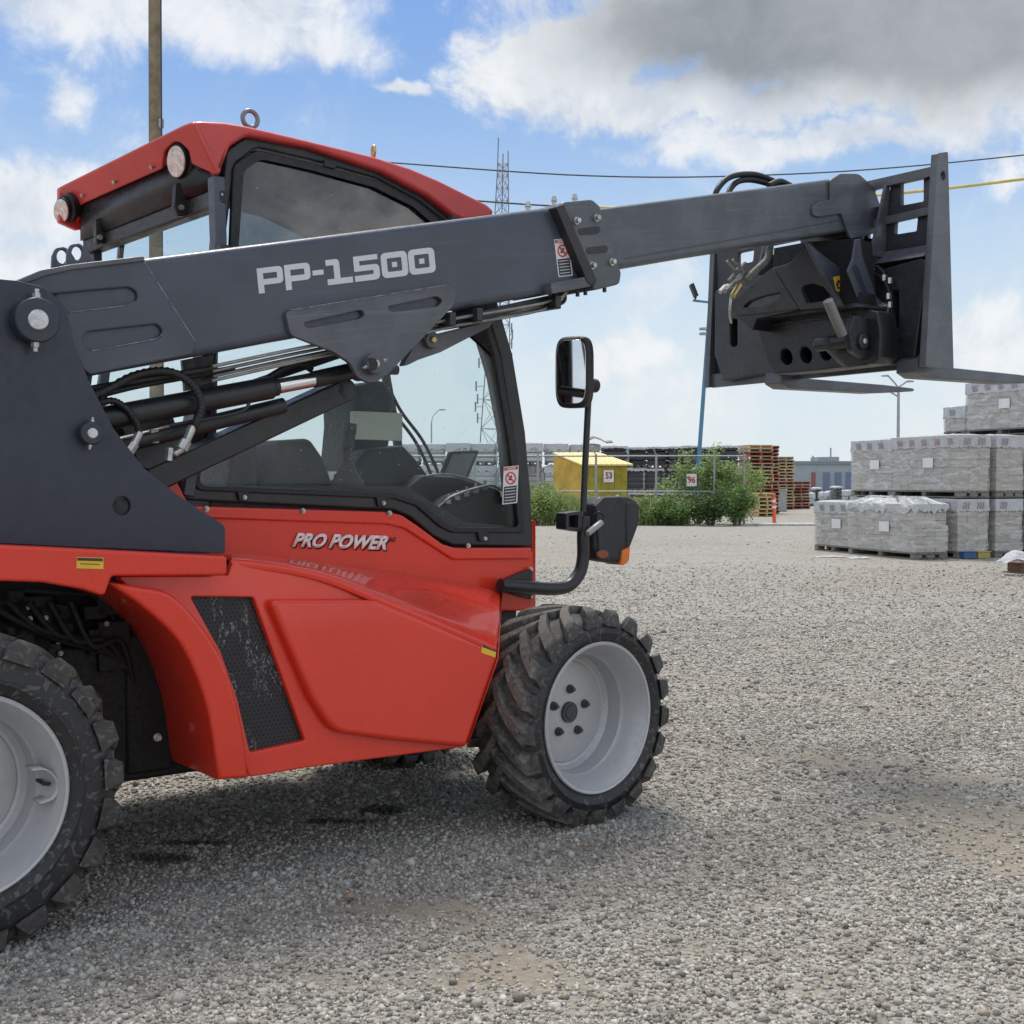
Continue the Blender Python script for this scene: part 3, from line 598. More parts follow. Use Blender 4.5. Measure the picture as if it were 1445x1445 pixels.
# ---- cab
WN, WF = .50, 1.36
ring_out = [(262,706,12),(252,690,6),(308,335),(320,212,16),(348,191,22),(440,209),(540,242),(605,277),(640,305),(695,400),(724,500),(742,610),(750,700),(752,772,4),(640,770,8),(612,757,10),(580,730,10),(556,720,16)]
ring_in = [(280,687,12),(300,600),(318,344),(332,232,16),(362,208,18),(440,226),(530,251),(590,283),(628,312),(676,400),(706,500),(722,600),(733,690),(738,746,6),(645,748,10),(628,742,10),(592,712,8),(560,699,16)]
cab = plate('cab_frame', ring_out, WN, .055, BLACK, T, holes=[ring_in], bevel=.008, bres=3)
def inset(L, k):  # move outline towards its centroid by k px
    P = [np.array(p[:2], float) for p in L]; c = sum(P)/len(P); out = []
    for p, q in zip(P, L): d = c-p; d /= np.linalg.norm(d); out.append((*(p+d*k), q[2] if len(q) > 2 else 0))
    return out
up_out = [(322,420),(330,232,18),(364,211,20),(440,229),(530,254),(590,285),(628,316),(650,420)]
up_in = [(330,420),(342,240,16),(368,222,18),(440,238),(528,262),(584,290),(614,316),(640,420)]
seal = plate('window_seal', up_out, WN-.012, .02, RUBBER, cab, holes=[up_in], bevel=.005)
plate('upper_side_window', inset(up_in, -3), WN+.004, .006, GLASSD, cab, bevel=0)
lo_out = [(274,692,14),(285,560),(640,440),(672,395),(706,500),(726,620),(741,752,4),(640,752,10),(622,744,10),(588,714,10),(557,704,16)]
lo_in = [(282,686,12),(293,569),(640,452),(668,405),(698,505),(718,622),(733,744,6),(645,744,10),(628,737,10),(595,708,8),(560,696,16)]
plate('window_seal', lo_out, WN-.010, .018, RUBBER, cab, holes=[lo_in], bevel=.004)
plate('lower_side_window', inset(lo_in, -3), WN+.004, .006, GLASS, cab, bevel=0)
for x, y in ((345,702),(541,710),(684,760),(312,275)): hexbolt(MB(), at(x, y, WN-.010), -W, .005, .010).build('window_bolt', ZINC, cab)
for x, y in ((344,700),(540,708),(683,757)): plate('window_catch', [(x-9,y-7,3),(x+9,y-6,3),(x+6,y+7,4),(x-6,y+7,4)], WN-.011, .01, RUBBER, cab)
plate('window_catch', [(458,224,2),(475,228,2),(474,238,2),(457,235,2)], WN-.018, .01, RUBBER, cab)
plate('door_hinge', [(308,268,4),(322,270,3),(320,288,3),(308,284,3)], WN-.02, .03, RUBBER, cab)
# far side frame of the cab (same profile, thinner) with its glass
def shift_loops(loops, dw, thick, name, mat, parent, du=0, bevel=.003):
    L2 = [[uz(PW(x, y, WN)) for x, y in fillet(L)] for L in loops]; me = curve_mesh(L2, thick, bevel)
    map_mesh(me, lambda c: O+np.outer(c[:, 0]+du, U)+np.outer(dw+thick/2-c[:, 2], W)+np.outer(c[:, 1], ZZ)); return link_world(name, me, mat, parent)
ring_in2 = [(275,690,12),(314,340),(326,226,16),(358,202,18),(440,219),(535,247),(598,281),(634,310),(686,400),(715,500),(733,610),(742,690),(745,756,6),(645,758,10),(592,722,8),(560,709,16)]
far = shift_loops([ring_out, ring_in2], WF-.03, .03, 'far_side_frame', BLACK, cab)
shift_loops([ring_in2], WF-.012, .005, 'far_side_window', GLASS, cab)
bp = [PW(462,220,WN), PW(452,715,WN)]
m = MB(); a, b = bp[0]+W*(WF-WN-.02), bp[1]+W*(WF-WN-.02); m.tube([a, b], .02, 8); m.build('far_door_post', BLACK, cab)
# front windshield between the two front posts, and its inner pillar face
prof = [(640,306),(672,355),(700,415),(726,505),(743,610),(750,700),(751,765)]
m = MB(); m.grid([[PW(x-2, y, WN)+W*.03 for x, y in prof], [PW(x-2, y, WN)+W*(WF-WN-.01) for x, y in prof]]); m.build('windshield', GLASS, cab, fix=False, sharp=60)
fp = [(668,385),(690,455),(712,530),(727,610),(734,700),(736,745)]
m = MB(); m.grid([[PW(x, y, WN)+W*.05 for x, y in fp], [PW(x+8, y, WN)+W*.135 for x, y in fp]]); m.build('pillar_trim', paint('pillar_grey', (.11,.115,.12), .5), cab, fix=False, solid=.012)
# rear corner post, rear window, header
nr = [(305,250),(308,340),(300,420),(262,700)]; Pn = [PW(x, y, WN) for x, y in nr]
m = MB()
for (a, b) in zip(Pn[:-1], Pn[1:]):
    pass
Pf = [p + W*(WF-WN-.04) - U*.08 - ZZ*.05 for p in Pn]
for q, r_ in ((Pn, .028), (Pf, .024)): MB().tube(q, r_, 4).build('rear_post', DARK, cab, bevel=.004)
m = MB(); m.grid([[p+W*.02 for p in Pn], [p-W*.02 for p in Pf]]); m.build('rear_window', GLASS, cab, fix=False)
hd0, hd1 = PW(303,252,WN+.02), PW(116,328,WF-.02)
m = MB(); m.hexa([hd0-ZZ*.085, hd0-ZZ*.085+U*.05, hd1-ZZ*.075+U*.05, hd1-ZZ*.075, hd0, hd0+U*.05, hd1+U*.05, hd1]); m.build('rear_header', BLACK, cab, bevel=.006)
def header_w(px):
    t = min(np.linspace(0, 1, 201), key=lambda t: abs((lambda p: 722.5+F*p[0]/(p[1]))(hd0*(1-t)+hd1*t)-px)); return float((hd0*(1-t)+hd1*t-O)@W)
for x, y, L in ((258, 283, [(-10,-24,3),(14,-30,3),(13,2,4),(3,22,4),(-7,22,4),(-12,8,3)]), (143, 325, [(-8,-16,3),(8,-20,3),(6,8,3),(0,20,3),(-7,17,3)])):
    w = header_w(x)-.035; rb = plate('rear_bracket', [(x+p, y+q, r) for p, q, r in L], w, .025, BLACK, cab); p = PW(x-3, y+10, w); MB().cyl(p, p-W*.008, .009, n=12).build('bracket_bolt', ZINC, cab)
# roof: side cheeks, shell between them, rear fascia with two recessed lamps
rs_out = [(309,249,3),(271,172,8),(284,170,10),(318,172),(348,177),(400,189),(470,206),(527,220),(580,237),(620,254),(660,274),(688,288,8),(698,297,5),(695,308,4),(655,312),(640,305),(605,277),(540,242),(440,209),(350,191,20),(326,206,14)]
roof = plate('cab_roof', rs_out, WN-.03, .05, REDROOF, T, bevel=.014, bres=4)
prof_t = [(276,177),(290,172),(318,173.5),(348,178.5),(400,190.5),(470,207.5),(527,221.5),(580,238.5),(620,255.5),(660,275.5),(686,290),(695,299),(692,306),(655,311),(640,304),(605,276),(540,241),(440,208),(350,192),(322,204),(296,214)]
near = [PW(x, y, WN+.01) for x, y in prof_t]; n_ = len(near); dd_ = PW(84,264,WF)-PW(271,172,WN-.03); dU = float(dd_@U)+.012; dZ = float(dd_[2])
farp = [p + W*(WF-WN-.01) for p in near]
for i in range(n_):
    u, z = uz(near[i]); k = max(0, min(1, (1.30-u)/.45)); farp[i] = farp[i]+U*dU*k+ZZ*dZ*k
allr = [[near[i]*(1-t)+farp[i]*t+ZZ*.012*math.sin(math.pi*t)*(1 if i < 12 else 0) for i in range(n_)] for t in (0, .2, .4, .6, .8, 1)]
vs = [p for r in allr for p in r]; fs = [(i*n_+j, i*n_+(j+1) % n_, (i+1)*n_+(j+1) % n_, (i+1)*n_+j) for i in range(len(allr)-1) for j in range(n_)]
fs += [tuple(range(n_))[::-1], tuple(range((len(allr)-1)*n_, len(allr)*n_))]
m = MB(); m.add(vs, fs); m.build('roof_shell', REDROOF, roof, bevel=.01, seg=3, sharp=45)
A0, A1, A2 = PW(271,172,WN-.03), PW(84,264,WF), PW(309,249,WN-.03)
fa = (A1-A0)/np.linalg.norm(A1-A0); fn = np.cross(fa, A2-A0); fn /= np.linalg.norm(fn)
if fn@(C-A0) < 0: fn = -fn
fb_ = np.cross(fn, fa)
def PP(px, py): r = ray(px, py); return C + r*(((A0-C)@fn)/(r@fn))
def plateP(name, outline, off, thick, mat, parent, holes=(), bevel=.002):
    """outline on the fascia plane; off lifts it towards the viewer"""
    loops = [[(float((PP(x, y)-A0)@fa), float((PP(x, y)-A0)@fb_)) for x, y in fillet(L)] for L in [outer_ for outer_ in [outline]+list(holes)]]
    me = curve_mesh(loops, thick, bevel)
    map_mesh(me, lambda c: A0+np.outer(c[:, 0], fa)+np.outer(c[:, 1], fb_)+np.outer(off-thick/2+c[:, 2], fn)); return link_world(name, me, mat, parent)
fascia = plateP('visor_fascia', [(84,264,4),(258,177,3),(272,172,6),(309,249,3),(288,239,6),(271,231,6),(267,212,10),(250,196,14),(234,212,12),(230,238,6),(114,289,5),(109,323,4),(84,313,5)], .004, .02, REDROOF, roof, bevel=.006)
for lx, ly, rx, ry, o_ in ((251,227,13.5,24,0), (99.5,292,11,18,.034)):
    plateP('lamp_housing', circle_px(lx+1, ly, rx*1.28, ry*1.17, rot=-.05), -.006+o_, .05, RUBBER, roof, bevel=.004)
    plateP('lamp_ring', circle_px(lx, ly, rx, ry, rot=-.05), .006+o_, .02, RUBBER, roof, bevel=.003); plateP('roof_lamp', circle_px(lx, ly, rx*.92, ry*.93, rot=-.05), .010+o_, .01, LENS, roof, bevel=.003)
for x, y in ((119,274),(164,255),(217,234)): p = PP(x, y); MB().cyl(p, p+fn*.014, .007, n=10).build('fascia_bolt', ZINC, roof)
plate('far_cheek', [(84,264,4),(84,313,4),(109,324,4),(150,318),(200,285),(190,240),(150,235)], WF+.004, .03, REDROOF, roof, bevel=.004)
und = [PP(305,243), PP(230,236), PP(114,288), PP(110,320)]
m = MB(); m.grid([[p-fn*.012 for p in und], [q-ZZ*.03-U*.004 for q in (hd0, hd0*.62+hd1*.38, hd0*.1+hd1*.9, hd1)]]); m.build('visor_underside', BLACK, roof, fix=False, solid=.006)
def eyebolt(px, py, w, R=.026):
    c = PW(px, py, w); pts = [c+(U*math.cos(a)+ZZ*math.sin(a))*R for a in np.linspace(-math.pi/2, 1.5*math.pi, 21)]
    MB().tube(pts, .0075, 10).cyl(c-ZZ*(R+.03), c-ZZ*(R-.004), .010, n=12).cyl(c-ZZ*(R+.024), c-ZZ*(R+.012), .019, n=16).build('eye_bolt', paint('eye_bolt_steel', (.2,.2,.2), .4, metal=.6), roof, sharp=50)
eyebolt(353, 168, .56)
c = PW(527, 214, .9); MB().tube([c+(W*.9*math.cos(a)+U*.3*math.cos(a)+ZZ*math.sin(a))*.022 for a in np.linspace(-math.pi/2, 1.5*math.pi, 17)], .006, 8).cyl(c-ZZ*.05, c-ZZ*.02, .008, n=8).build('eye_bolt', BRASS, roof)
# roof lining seen through the windows
lin = [(330,225),(350,203),(440,218),(540,250),(600,284),(596,292),(538,260),(440,230),(352,216),(340,228)]
L0 = [PW(x, y, WN+.05) for x, y in lin]; m = MB(); m.loft(L0, [p+W*(WF-WN-.1) for p in L0]); m.build('roof_lining', INTER, cab)
# ---- cab interior
def blk(name, outline, w, thick, mat, parent, bevel=.02): return plate(name, outline, w, thick, mat, parent, bevel=bevel, bres=3)
seat = blk('driver_seat', [(385,650,10),(395,622,12),(440,618,14),(462,650),(478,700),(360,700)], .72, .42, INTER, cab, .03)
blk('seat_backrest', [(500,545,16),(545,535,14),(560,560,10),(556,600),(548,660),(496,665),(502,600)], .96, .26, INTER, seat, .03)
blk('seat_backrest', [(325,640,8),(362,615,10),(370,700),(318,700)], .75, .4, INTER, seat, .02)
blk('armrest_console', [(505,650,12),(520,634,10),(570,628,10),(590,650,8),(620,690),(640,706),(560,712),(500,700)], .80, .12, INTER, cab, .015)
blk('dashboard', [(560,700),(598,670,8),(650,672,10),(700,690,6),(735,745),(640,745),(600,716)], .72, .35, INTER, cab, .015)
hose(cab, [PW(600,672,.70),PW(625,669,.70),PW(655,674,.70),PW(690,688,.70)], .004, PIPE, 'console_edge_line'); hose(cab, [PW(616,717,.60),PW(641,699,.60),PW(690,685,.60),PW(707,692,.60)], .004, PIPE, 'console_edge_line')  # thin paler tubes along the console and switch panel edges
blk('switch_panel', [(614,718,4),(640,700,6),(690,686,6),(706,692,4),(724,745,4),(646,745,4)], .62, .09, PLAST, cab, .008)
m = MB()
for k in range(5): p = PW(630+k*13, 708-k*5, .615); m.box(p, (U, W, ZZ), (.012, .014, .008)); m.cyl(p, p+ZZ*.028+U*.01, .006, n=8)
m.build('switches', PIPE, cab, bevel=.002)
mon = plate('monitor', [(622,673,3),(636,637,4),(677,635,4),(660,677,3)], .95, .02, PLAST, cab, bevel=.004)
plate('monitor_screen', [(627,670),(639,641),(671,640),(657,672)], .948, .003, paint('dark_screen', (.12,.13,.14), .15), mon, bevel=0)
p = PW(640, 676, .96); MB().tube([p, p-ZZ*.06+U*.01], .01).build('monitor_arm', PLAST, mon)
plate('document_box', [(500,580,2),(568,583,2),(568,622,2),(500,620,2)], .78, .03, BOXW, cab, bevel=.002)
# joystick with ribbed boot
c0 = PW(490, 700, .66); m = MB()
prof_j = [(0,.075),(.012,.078),(.02,.066),(.032,.068),(.04,.056),(.052,.058),(.06,.046),(.072,.047),(.08,.036),(.1,.03),(.12,.022)]
def lathe(m, c, ax, prof, n=28):
    ax = np.array(ax, float); t = np.array([0, 0, 1.]) if abs(ax[2]) < .9 else np.array([1., 0, 0]); a = np.cross(ax, t); a /= np.linalg.norm(a); b = np.cross(ax, a)
    vs = [c+ax*h+(a*math.cos(q)+b*math.sin(q))*r for h, r in prof for q in [2*math.pi*i/n for i in range(n)]]
    k = len(prof); return m.add(vs, [(i*n+j, i*n+(j+1) % n, (i+1)*n+(j+1) % n, (i+1)*n+j) for i in range(k-1) for j in range(n)]+[tuple(range(n)), tuple(range((k-1)*n, k*n))])
lathe(m, c0, ZZ, prof_j); js = m.build('joystick_boot', paint('boot_grey', (.045,.047,.05), .6), cab, sharp=80)
MB().tube(smooth_pts([c0+ZZ*.11, c0+ZZ*.16, c0+ZZ*.21+U*.008, c0+ZZ*.25+U*.012]), [.014]*7+[.022]*6+[.024]*6, 14).build('joystick', INTER, js, sharp=80)
# wiper arms / grab rods by the windshield
for dx in (0, 11):
    hose(cab, [PW(538+dx,548,1.22), PW(556+dx,582,1.22), PW(583+dx,618,1.22), PW(600+dx,650,1.22), PW(612+dx,680,1.22)], .007, INTER, 'grab_rod')
hose(cab, [PW(500,505,1.0),PW(525,520,1.0),PW(560,522,1.0)], .02, INTER, 'sun_visor_arm')
danger(cab, 711, 659, 21, 53, .482, -.04)
# cab floor and bulkhead in dark plastic
fl = [PW(x, y, .56) for x, y in ((262,712),(560,720),(640,752),(745,756))]
m = MB()
q0 = G(.86, .53, .72); q1 = G(2.08, .53, .72)
zt = [1.12, 1.12, .99, .97]; us = [.87, 1.60, 1.84, 2.08]
low = [G(u, .53, .5) for u in us]+[G(u, .53, z) for u, z in zip(us[::-1], zt[::-1])]
m.loft(low, [p+W*.80 for p in low]); m.build('cab_floor', PLAST, T, bevel=.005)
# ---- red body: door panel under the window
panel = plate('door_panel', [(230,640),(268,714),(540,722),(566,726,20),(590,742,14),(625,772,14),(642,778,10),(752,778,3),(752,862,3),(706,862),(700,835),(560,812),(430,798),(200,785)], .494, .05, RED, T, bevel=.005)
plate('upper_flange', [(232,645),(268,714),(540,722),(566,726,20),(590,742,14),(625,768,14),(642,773,10),(751,773,3),(750,789,4),(640,790,14),(606,768,12),(572,746,14),(548,740,12),(270,731),(232,700)], .482, .02, RED, panel, bevel=.006, bres=3)
for x, y in ((291,718),(427,721),(549,724),(660,770),(748,803),(748,842)): hexbolt(MB(), at(x, y, .481), -W, .006, .011).build('panel_bolt', ZINC, panel)
plate('front_edge_post', [(751,733,2),(756,735,2),(756,858,2),(751,858)], .60, .2, RED, T)
BT = paint('emblem_shadow_red', (.08,.008,.008), .4)
for dx, dy, w, mt, nm in ((1.6,1.8,.4905,BT,'emblem_backing'), (0,0,.487,PINK,'emblem_lettering')):
    lettering(nm, 'PRO POWER', (412+dx,772+dy), (545+dx,776.5+dy), (416+dx,751.5+dy), w, mt, panel, bold=.06, shear=.28, thick=.002)
lettering('emblem_lettering', 'NI', (549,765), (558,765), (550.5,758), .489, BT, panel, bold=.01, shear=.25, thick=.001)
# shoulder surface between the door panel and the flank ridge
te = [(322,786),(386,790),(440,794),(480,798),(530,804),(590,812),(650,822),(708,833)]
rd = [(322,790),(386,796),(440,806),(482,820),(530,842),(590,866),(650,892),(703,915)]
rw = [.09,.085,.08,.075,.07,.062,.055,.05]
LEAN = .062
rows = []
for t in (0, .2, .4, .6, .8, .93, 1):
    r = []
    for (a, b), (c, d), w in zip(te, rd, rw):
        p, q = PW(a, b, .492), PL(c, d, w, LEAN); x = p*(1-t)+q*t
        bul = math.sin(math.pi*t)*(.018); x = x - W*bul*.5 + ZZ*bul*.8
        if t == .93: x = x - W*.006 + ZZ*.004
        r.append(x)
    rows.append(r)
rows.append([p-ZZ*.004-W*.0035 for p in rows[-1]]); rows.append([p-ZZ*.022-W*.001 for p in rows[-2]])
m = MB(); m.grid(rows); shell = m.build('fender_shoulder', RED, T, fix=False, subdiv=2, sharp=0, solid=.006)
# flank with the grille opening
flank_o = [(160,812,14),(322,812),(330,790),(386,797),(440,808),(478,822),(530,845),(590,869),(650,895),(700,917),(702,930),(657,1054,8),(430,1084),(352,1097,5),(330,1030),(292,930),(240,860),(190,835)]
flank = plate('flank_panel', flank_o, .085, .03, RED, T, lean=LEAN, holes=[[(269,842,3),(358,843,6),(431,1045,3),(353,1062,3),(335,985),(312,920)]], bevel=.005)
gr = plate('perforated_grille', [(266,838),(362,839),(435,1050),(350,1068),(330,985),(308,920)], .105, .008, GRILLE, T, bevel=.001, lean=LEAN)
plate('flank_bulge', [(380,846,10),(505,846,20),(532,848),(590,871),(650,897),(703,917,3),(703,930,4),(659,1055,10),(560,1046),(472,1034,40),(440,985)], .05, .04, RED, flank, bevel=.016, bres=4, lean=LEAN)
plate('caution_sticker', [(681,907),(701,914),(699,928),(679,921)], .0485, .001, SYEL, flank, bevel=0, lean=LEAN)
plate('sticker_print', [(682,908),(701,915),(700,920),(681,913)], .0475, .001, SBLK, flank, bevel=0, lean=LEAN)
# front end closure of the shell (turns inwards behind the front wheel)
m = MB(); fr = [PL(703,917,.06,LEAN), PL(702,930,.06,LEAN), PL(659,1052,.06,LEAN)]; tp = PW(708,833,.492)
m.grid([[tp, tp-ZZ*.03, tp-ZZ*.30-U*.1], fr]); m.build('shell_front', RED, T, fix=False, solid=.006)
# wheel-arch pillar: bright outer band swept inwards
bo = [(152,822),(206,860),(257,912),(292,997),(309,1101)]; bi = [(189,826),(248,843),(309,920),(338,1006),(352,1098)]
bo2 = smooth_pts([np.array(p, float) for p in bo], 5); bi2 = smooth_pts([np.array(p, float) for p in bi], 5)
outl = [tuple(p) for p in bo2]+[tuple(p) for p in bi2[::-1]]
plate('arch_pillar', outl, .035, .36, RED, T, bevel=.012, bres=4)
# side rail strip under the boom mount and rear fender lip
rail = plate('side_rail', [(-320,766),(-60,766),(150,776),(321,785,5),(321,812,6),(158,813,8),(148,842,8),(118,832,20),(60,822),(0,820),(-120,828),(-250,870),(-330,960)], .03, .12, RED, T, bevel=.008, bres=4)
plate('caution_sticker', [(108,786),(146,787),(146,803),(108,802)], .0285, .001, SYEL, rail, bevel=0)
plate('sticker_print', [(109,787),(145,788),(145,792),(109,791)], .0275, .001, SBLK, rail, bevel=0)
m = MB()
for k in range(3): pass
plate('sticker_print', [(113,795),(141,796),(141,797),(113,796)], .0275, .001, SBLK, rail, bevel=0)
# dark rear bay and chassis
m = MB()
m.box(G(1.25,.66,.42), (U, W, ZZ), (.52, .50, .12)).box(G(.1,.72,.70), (U, W, ZZ), (.62, .30, .26)).box(G(-.1,.7,.45), (U, W, ZZ), (.7, .22, .10)).box(G(.60,.45,.50), (U, W, ZZ), (.07, .10, .20)).box(G(.0,.78,.48), (U, W, ZZ), (.95, .42, .20))  # underbody, with added belly boxes that keep light from under the machine
ch = m.build('chassis_and_light_block', DEEP, T, bevel=.01)
m = MB(); m.tube([G(0,.20,.375), G(0,1.1,.375)], .07, 16).build('rear_axle', BLACK, ch); MB().tube([G(1.99,.20,.355), G(1.99,1.1,.355)], .06, 16).box(G(1.9,.7,.45), (U, W, ZZ), (.25, .22, .12)).build('front_axle', BLACK, ch)
m = MB(); rr = random.Random(4)
for k in range(26):
    p = PW(rr.uniform(-10,175), rr.uniform(845,930), .36); m.box(p, (U, W, ZZ), (rr.uniform(.01,.05), .02, rr.uniform(.01,.04)))
m.build('engine_block', DEEP, ch, bevel=.003)
for k in range(5): hose(ch, [PW(-20+30*k,850,.33), PW(30+25*k,880+8*k,.31), PW(90+20*k,905,.33), PW(190,930+10*k,.36)], .009, DEEP)
for x, y in ((40,857),(42,873),(64,872),(85,922),(82,905),(150,880)): hexbolt(MB(), PW(x,y,.335), -W, .005, .010).build('bay_bolt', PIPE, ch)
hexb = MB(); hexbolt(hexb, PW(221,1040,.30), -W, .008, .02); hexb.build('arch_bolt', ZINC, ch)
# inner arch skin
ia = [PW(x, y, .36) for x, y in ((40,836),(130,838),(160,870),(200,940),(222,1010),(224,1072))]
m = MB(); m.grid([ia, [p+W*.25 for p in ia]]); m.build('arch_liner', DEEP, ch, fix=False, solid=.01)
m = MB(); fw = [G(u, w, z) for u, w, z in ((.62,.62,.3),(.62,.62,.95),(-.7,.62,.95),(-.7,.62,.3))]; m.loft(fw, [p+W*.02 for p in fw]); m.build('bay_wall', DEEP, ch)
# rear hood, far body side (outside the view, seen from the side)
hood = [G(u, .44, z) for u, z in ((-.75,.95),(.55,.98),(.55,1.15),(-.2,1.2),(-.72,1.12))]; MB().loft(hood, [p+W*.85 for p in hood]).build('engine_hood', RED, T, bevel=.04, seg=3)
fs_ = [G(u, 1.30, z) for u, z in ((.62,.35),(1.5,.33),(1.62,.6),(1.62,.72),(2.1,.72),(2.1,.98),(.6,.98))]; MB().loft(fs_, [p+W*.05 for p in fs_]).build('far_side_panel', RED, T, bevel=.01)
# ---- wheels (built in their own frame: x forward, y towards the far side, z up)
def wheel(name, R, TW, parent, hub, yaw, spin=0, flip=False, nl=21, rimR=.245, lug=.030, bev=.004):
    root = bpy.data.objects.new(name, None); sc.collection.objects.link(root); root.parent = parent; root.location = Vector(hub-wloc(parent)); root.rotation_euler = (0, 0, yaw)
    def lk(nm, me, mat, par=root, sharp=40):
        me.materials.append(mat); me.shade_smooth(); me.set_sharp_from_angle(angle=rad(sharp)); o = bpy.data.objects.new(nm, me); sc.collection.objects.link(o); o.parent = par; o.rotation_euler = (0, spin if par is root else 0, 0); return o
    Rb = R-lug; yo = -TW/2
    def rev(profile, n=96):
        m = MB(); vs = [(r*math.cos(q), y, r*math.sin(q)) for r, y in profile for q in [2*math.pi*i/n for i in range(n)]]; k = len(profile)
        m.add(vs, [(i*n+j, i*n+(j+1) % n, (i+1)*n+(j+1) % n, (i+1)*n+j) for i in range(k-1) for j in range(n)]); return m
    half = [(rimR-.004, yo+.03), (rimR+.004, yo+.016), (rimR+.012, yo+.010), (rimR+.03, yo+.002), (rimR+.037, yo-.004), (rimR+.041, yo-.004), (rimR+.046, yo+.001), (R-.062, yo+.004), (R-.048, yo+.010), (Rb-.004, yo+.030), (Rb+.001, yo+.06), (Rb+.004, 0)]
    prof_t = half + [(r, -y) for r, y in half[::-1][1:]]
    m = rev(prof_t)
    wb = 1.35 if lug > .02 else 1.5
    nv0 = len(m.v); dirt = [0.]*nv0
    for side in (-1, 1):
        for k in range(nl):
            a0 = 2*math.pi*(k+(.5 if side > 0 else 0))/nl
            secs = []
            L = [(0, -.012), (.16, .012), (.35, .040), (.55, .072), (.75, .106), (.90, .128), (1.0, TW/2-.008), (1.06, TW/2+.0035), (1.10, TW/2+.0035)]
            for j, (t, yy) in enumerate(L):
                d = .40*(max(0, 1-t))**1.35 * 1.0
                ang = a0-d                       # centre end leads, shoulder end trails
                wd = .021+.006*t
                if j < 6: top, bot = R-.002*t*t, Rb-.006
                elif j == 6: top, bot = R-.005, Rb-.02
                elif j == 7: top, bot = R-.006-.47*lug, R-.055
                else: top, bot = R-.050, R-.056
                y = side*yy*(1 if j < 7 else 1) if side > 0 else -yy
                secs.append((ang, wd, top, bot, y))
            b = len(m.v)
            for ang, wd, top, bot, y in secs:
                for (rr_, ww) in ((bot, -wd*wb), (top, -wd*.85), (top, wd*.85), (bot, wd*wb)):
                    q = ang+ww/rr_; m.v.append((rr_*math.cos(q), y, rr_*math.sin(q))); dirt.append(1.0 if rr_ == top and abs(y) < TW/2-.004 else .35)
            ns = len(secs)
            for i in range(ns-1):
                for j in range(4): m.f.append((b+i*4+j, b+i*4+(j+1) % 4, b+(i+1)*4+(j+1) % 4, b+(i+1)*4+j))
            m.f.append((b, b+1, b+2, b+3)); m.f.append((b+(ns-1)*4+3, b+(ns-1)*4+2, b+(ns-1)*4+1, b+(ns-1)*4))
    for i, (x, y, z) in enumerate(m.v[:nv0]): dirt[i] = .45 if math.hypot(x, z) > Rb-.01 else .10
    me = m.mesh(); at_ = me.attributes.new('dirt', 'FLOAT', 'POINT'); at_.data.foreach_set('value', np.array(dirt, np.float32))
    ty = lk('tyre', me, TYRE)
    bv = ty.modifiers.new('b', 'BEVEL'); bv.width = bev; bv.segments = 2; bv.limit_method = 'ANGLE'; bv.angle_limit = rad(45)
    g = rimR
    m = rev([(g+.006, yo+.014), (g+.008, yo+.006), (g+.004, yo+.002), (g-.003, yo+.004), (g-.006, yo+.012), (g-.014, yo+.022), (g-.020, yo+.045), (g-.030, yo+.060), (g-.034, yo+.085), (g-.044, yo+.098), (g-.050, yo+.15), (g-.062, yo+.164), (g-.070, yo+.166), (g-.075, yo+.160), (g-.085, yo+.157), (.075, yo+.152), (.0, yo+.152)])
    m2 = rev([(g+.006, yo+.02), (g+.002, yo+.03), (g-.02, yo+.06), (g-.035, yo+.17), (g-.02, -yo-.03), (g+.006, -yo-.01)])
    m.add(m2.v, m2.f); rim = lk('rim', m.mesh(), RIM, sharp=30)
    m = MB(); yd = yo+.152
    m.cyl((0, yd+.01, 0), (0, yd-.010, 0), .037, .035, n=28).cyl((0, yd-.010, 0), (0, yd-.014, 0), .025, .023, n=28); 
    for k in range(5):
        q = 2*math.pi*k/5+.35; x, z = .078*math.cos(q), .078*math.sin(q); m.cyl((x, yd, z), (x, yd-.010, z), .0155, .014, n=16); m.cyl((x, yd-.010, z), (x, yd-.024, z), .0115, .007, n=6)
    me = m.mesh(); me.materials.append(paint('hub_grey', (.05, .055, .065), .5) if name == 'front_wheel' else BLACK); me.shade_smooth(); me.set_sharp_from_angle(angle=rad(35))
    hb = bpy.data.objects.new('hub_and_nuts', me); sc.collection.objects.link(hb); hb.parent = root; hb.rotation_euler = (0, spin, 0)
    return root
wf = wheel('front_wheel', .362, .285, T, G(1.985, .115, .353), rad(38+4.6), spin=.1)
wr = wheel('rear_wheel', .396, .285, T, G(-.005, .135, .384), rad(38), spin=.25, nl=22, lug=.012, bev=.006)
for src, hub, yaw in ((wf, G(1.985, 1.20, .353), rad(38+4.6+180)), (wr, G(-.005, 1.20, .384), rad(38+180))):
    c = copy_tree(src, T); c.location = Vector(hub-O); c.rotation_euler = (0, 0, yaw)
# valve guard on the rear rim
gd = [PW(x, y, .03) for x, y in ((44,1086),(62,1085),(76,1096),(80,1110),(74,1125),(55,1133))]
MB().grid([[p-W*.012 for p in smooth_pts(gd)], [p+W*.05 for p in smooth_pts(gd)]]).build('valve_guard', RIM, T, fix=False, solid=.005)
p = PW(62, 1106, .04); MB().tube([p+W*.05, p, p+U*.012-W*.01], .005).build('valve_stem', RUBBER, T)
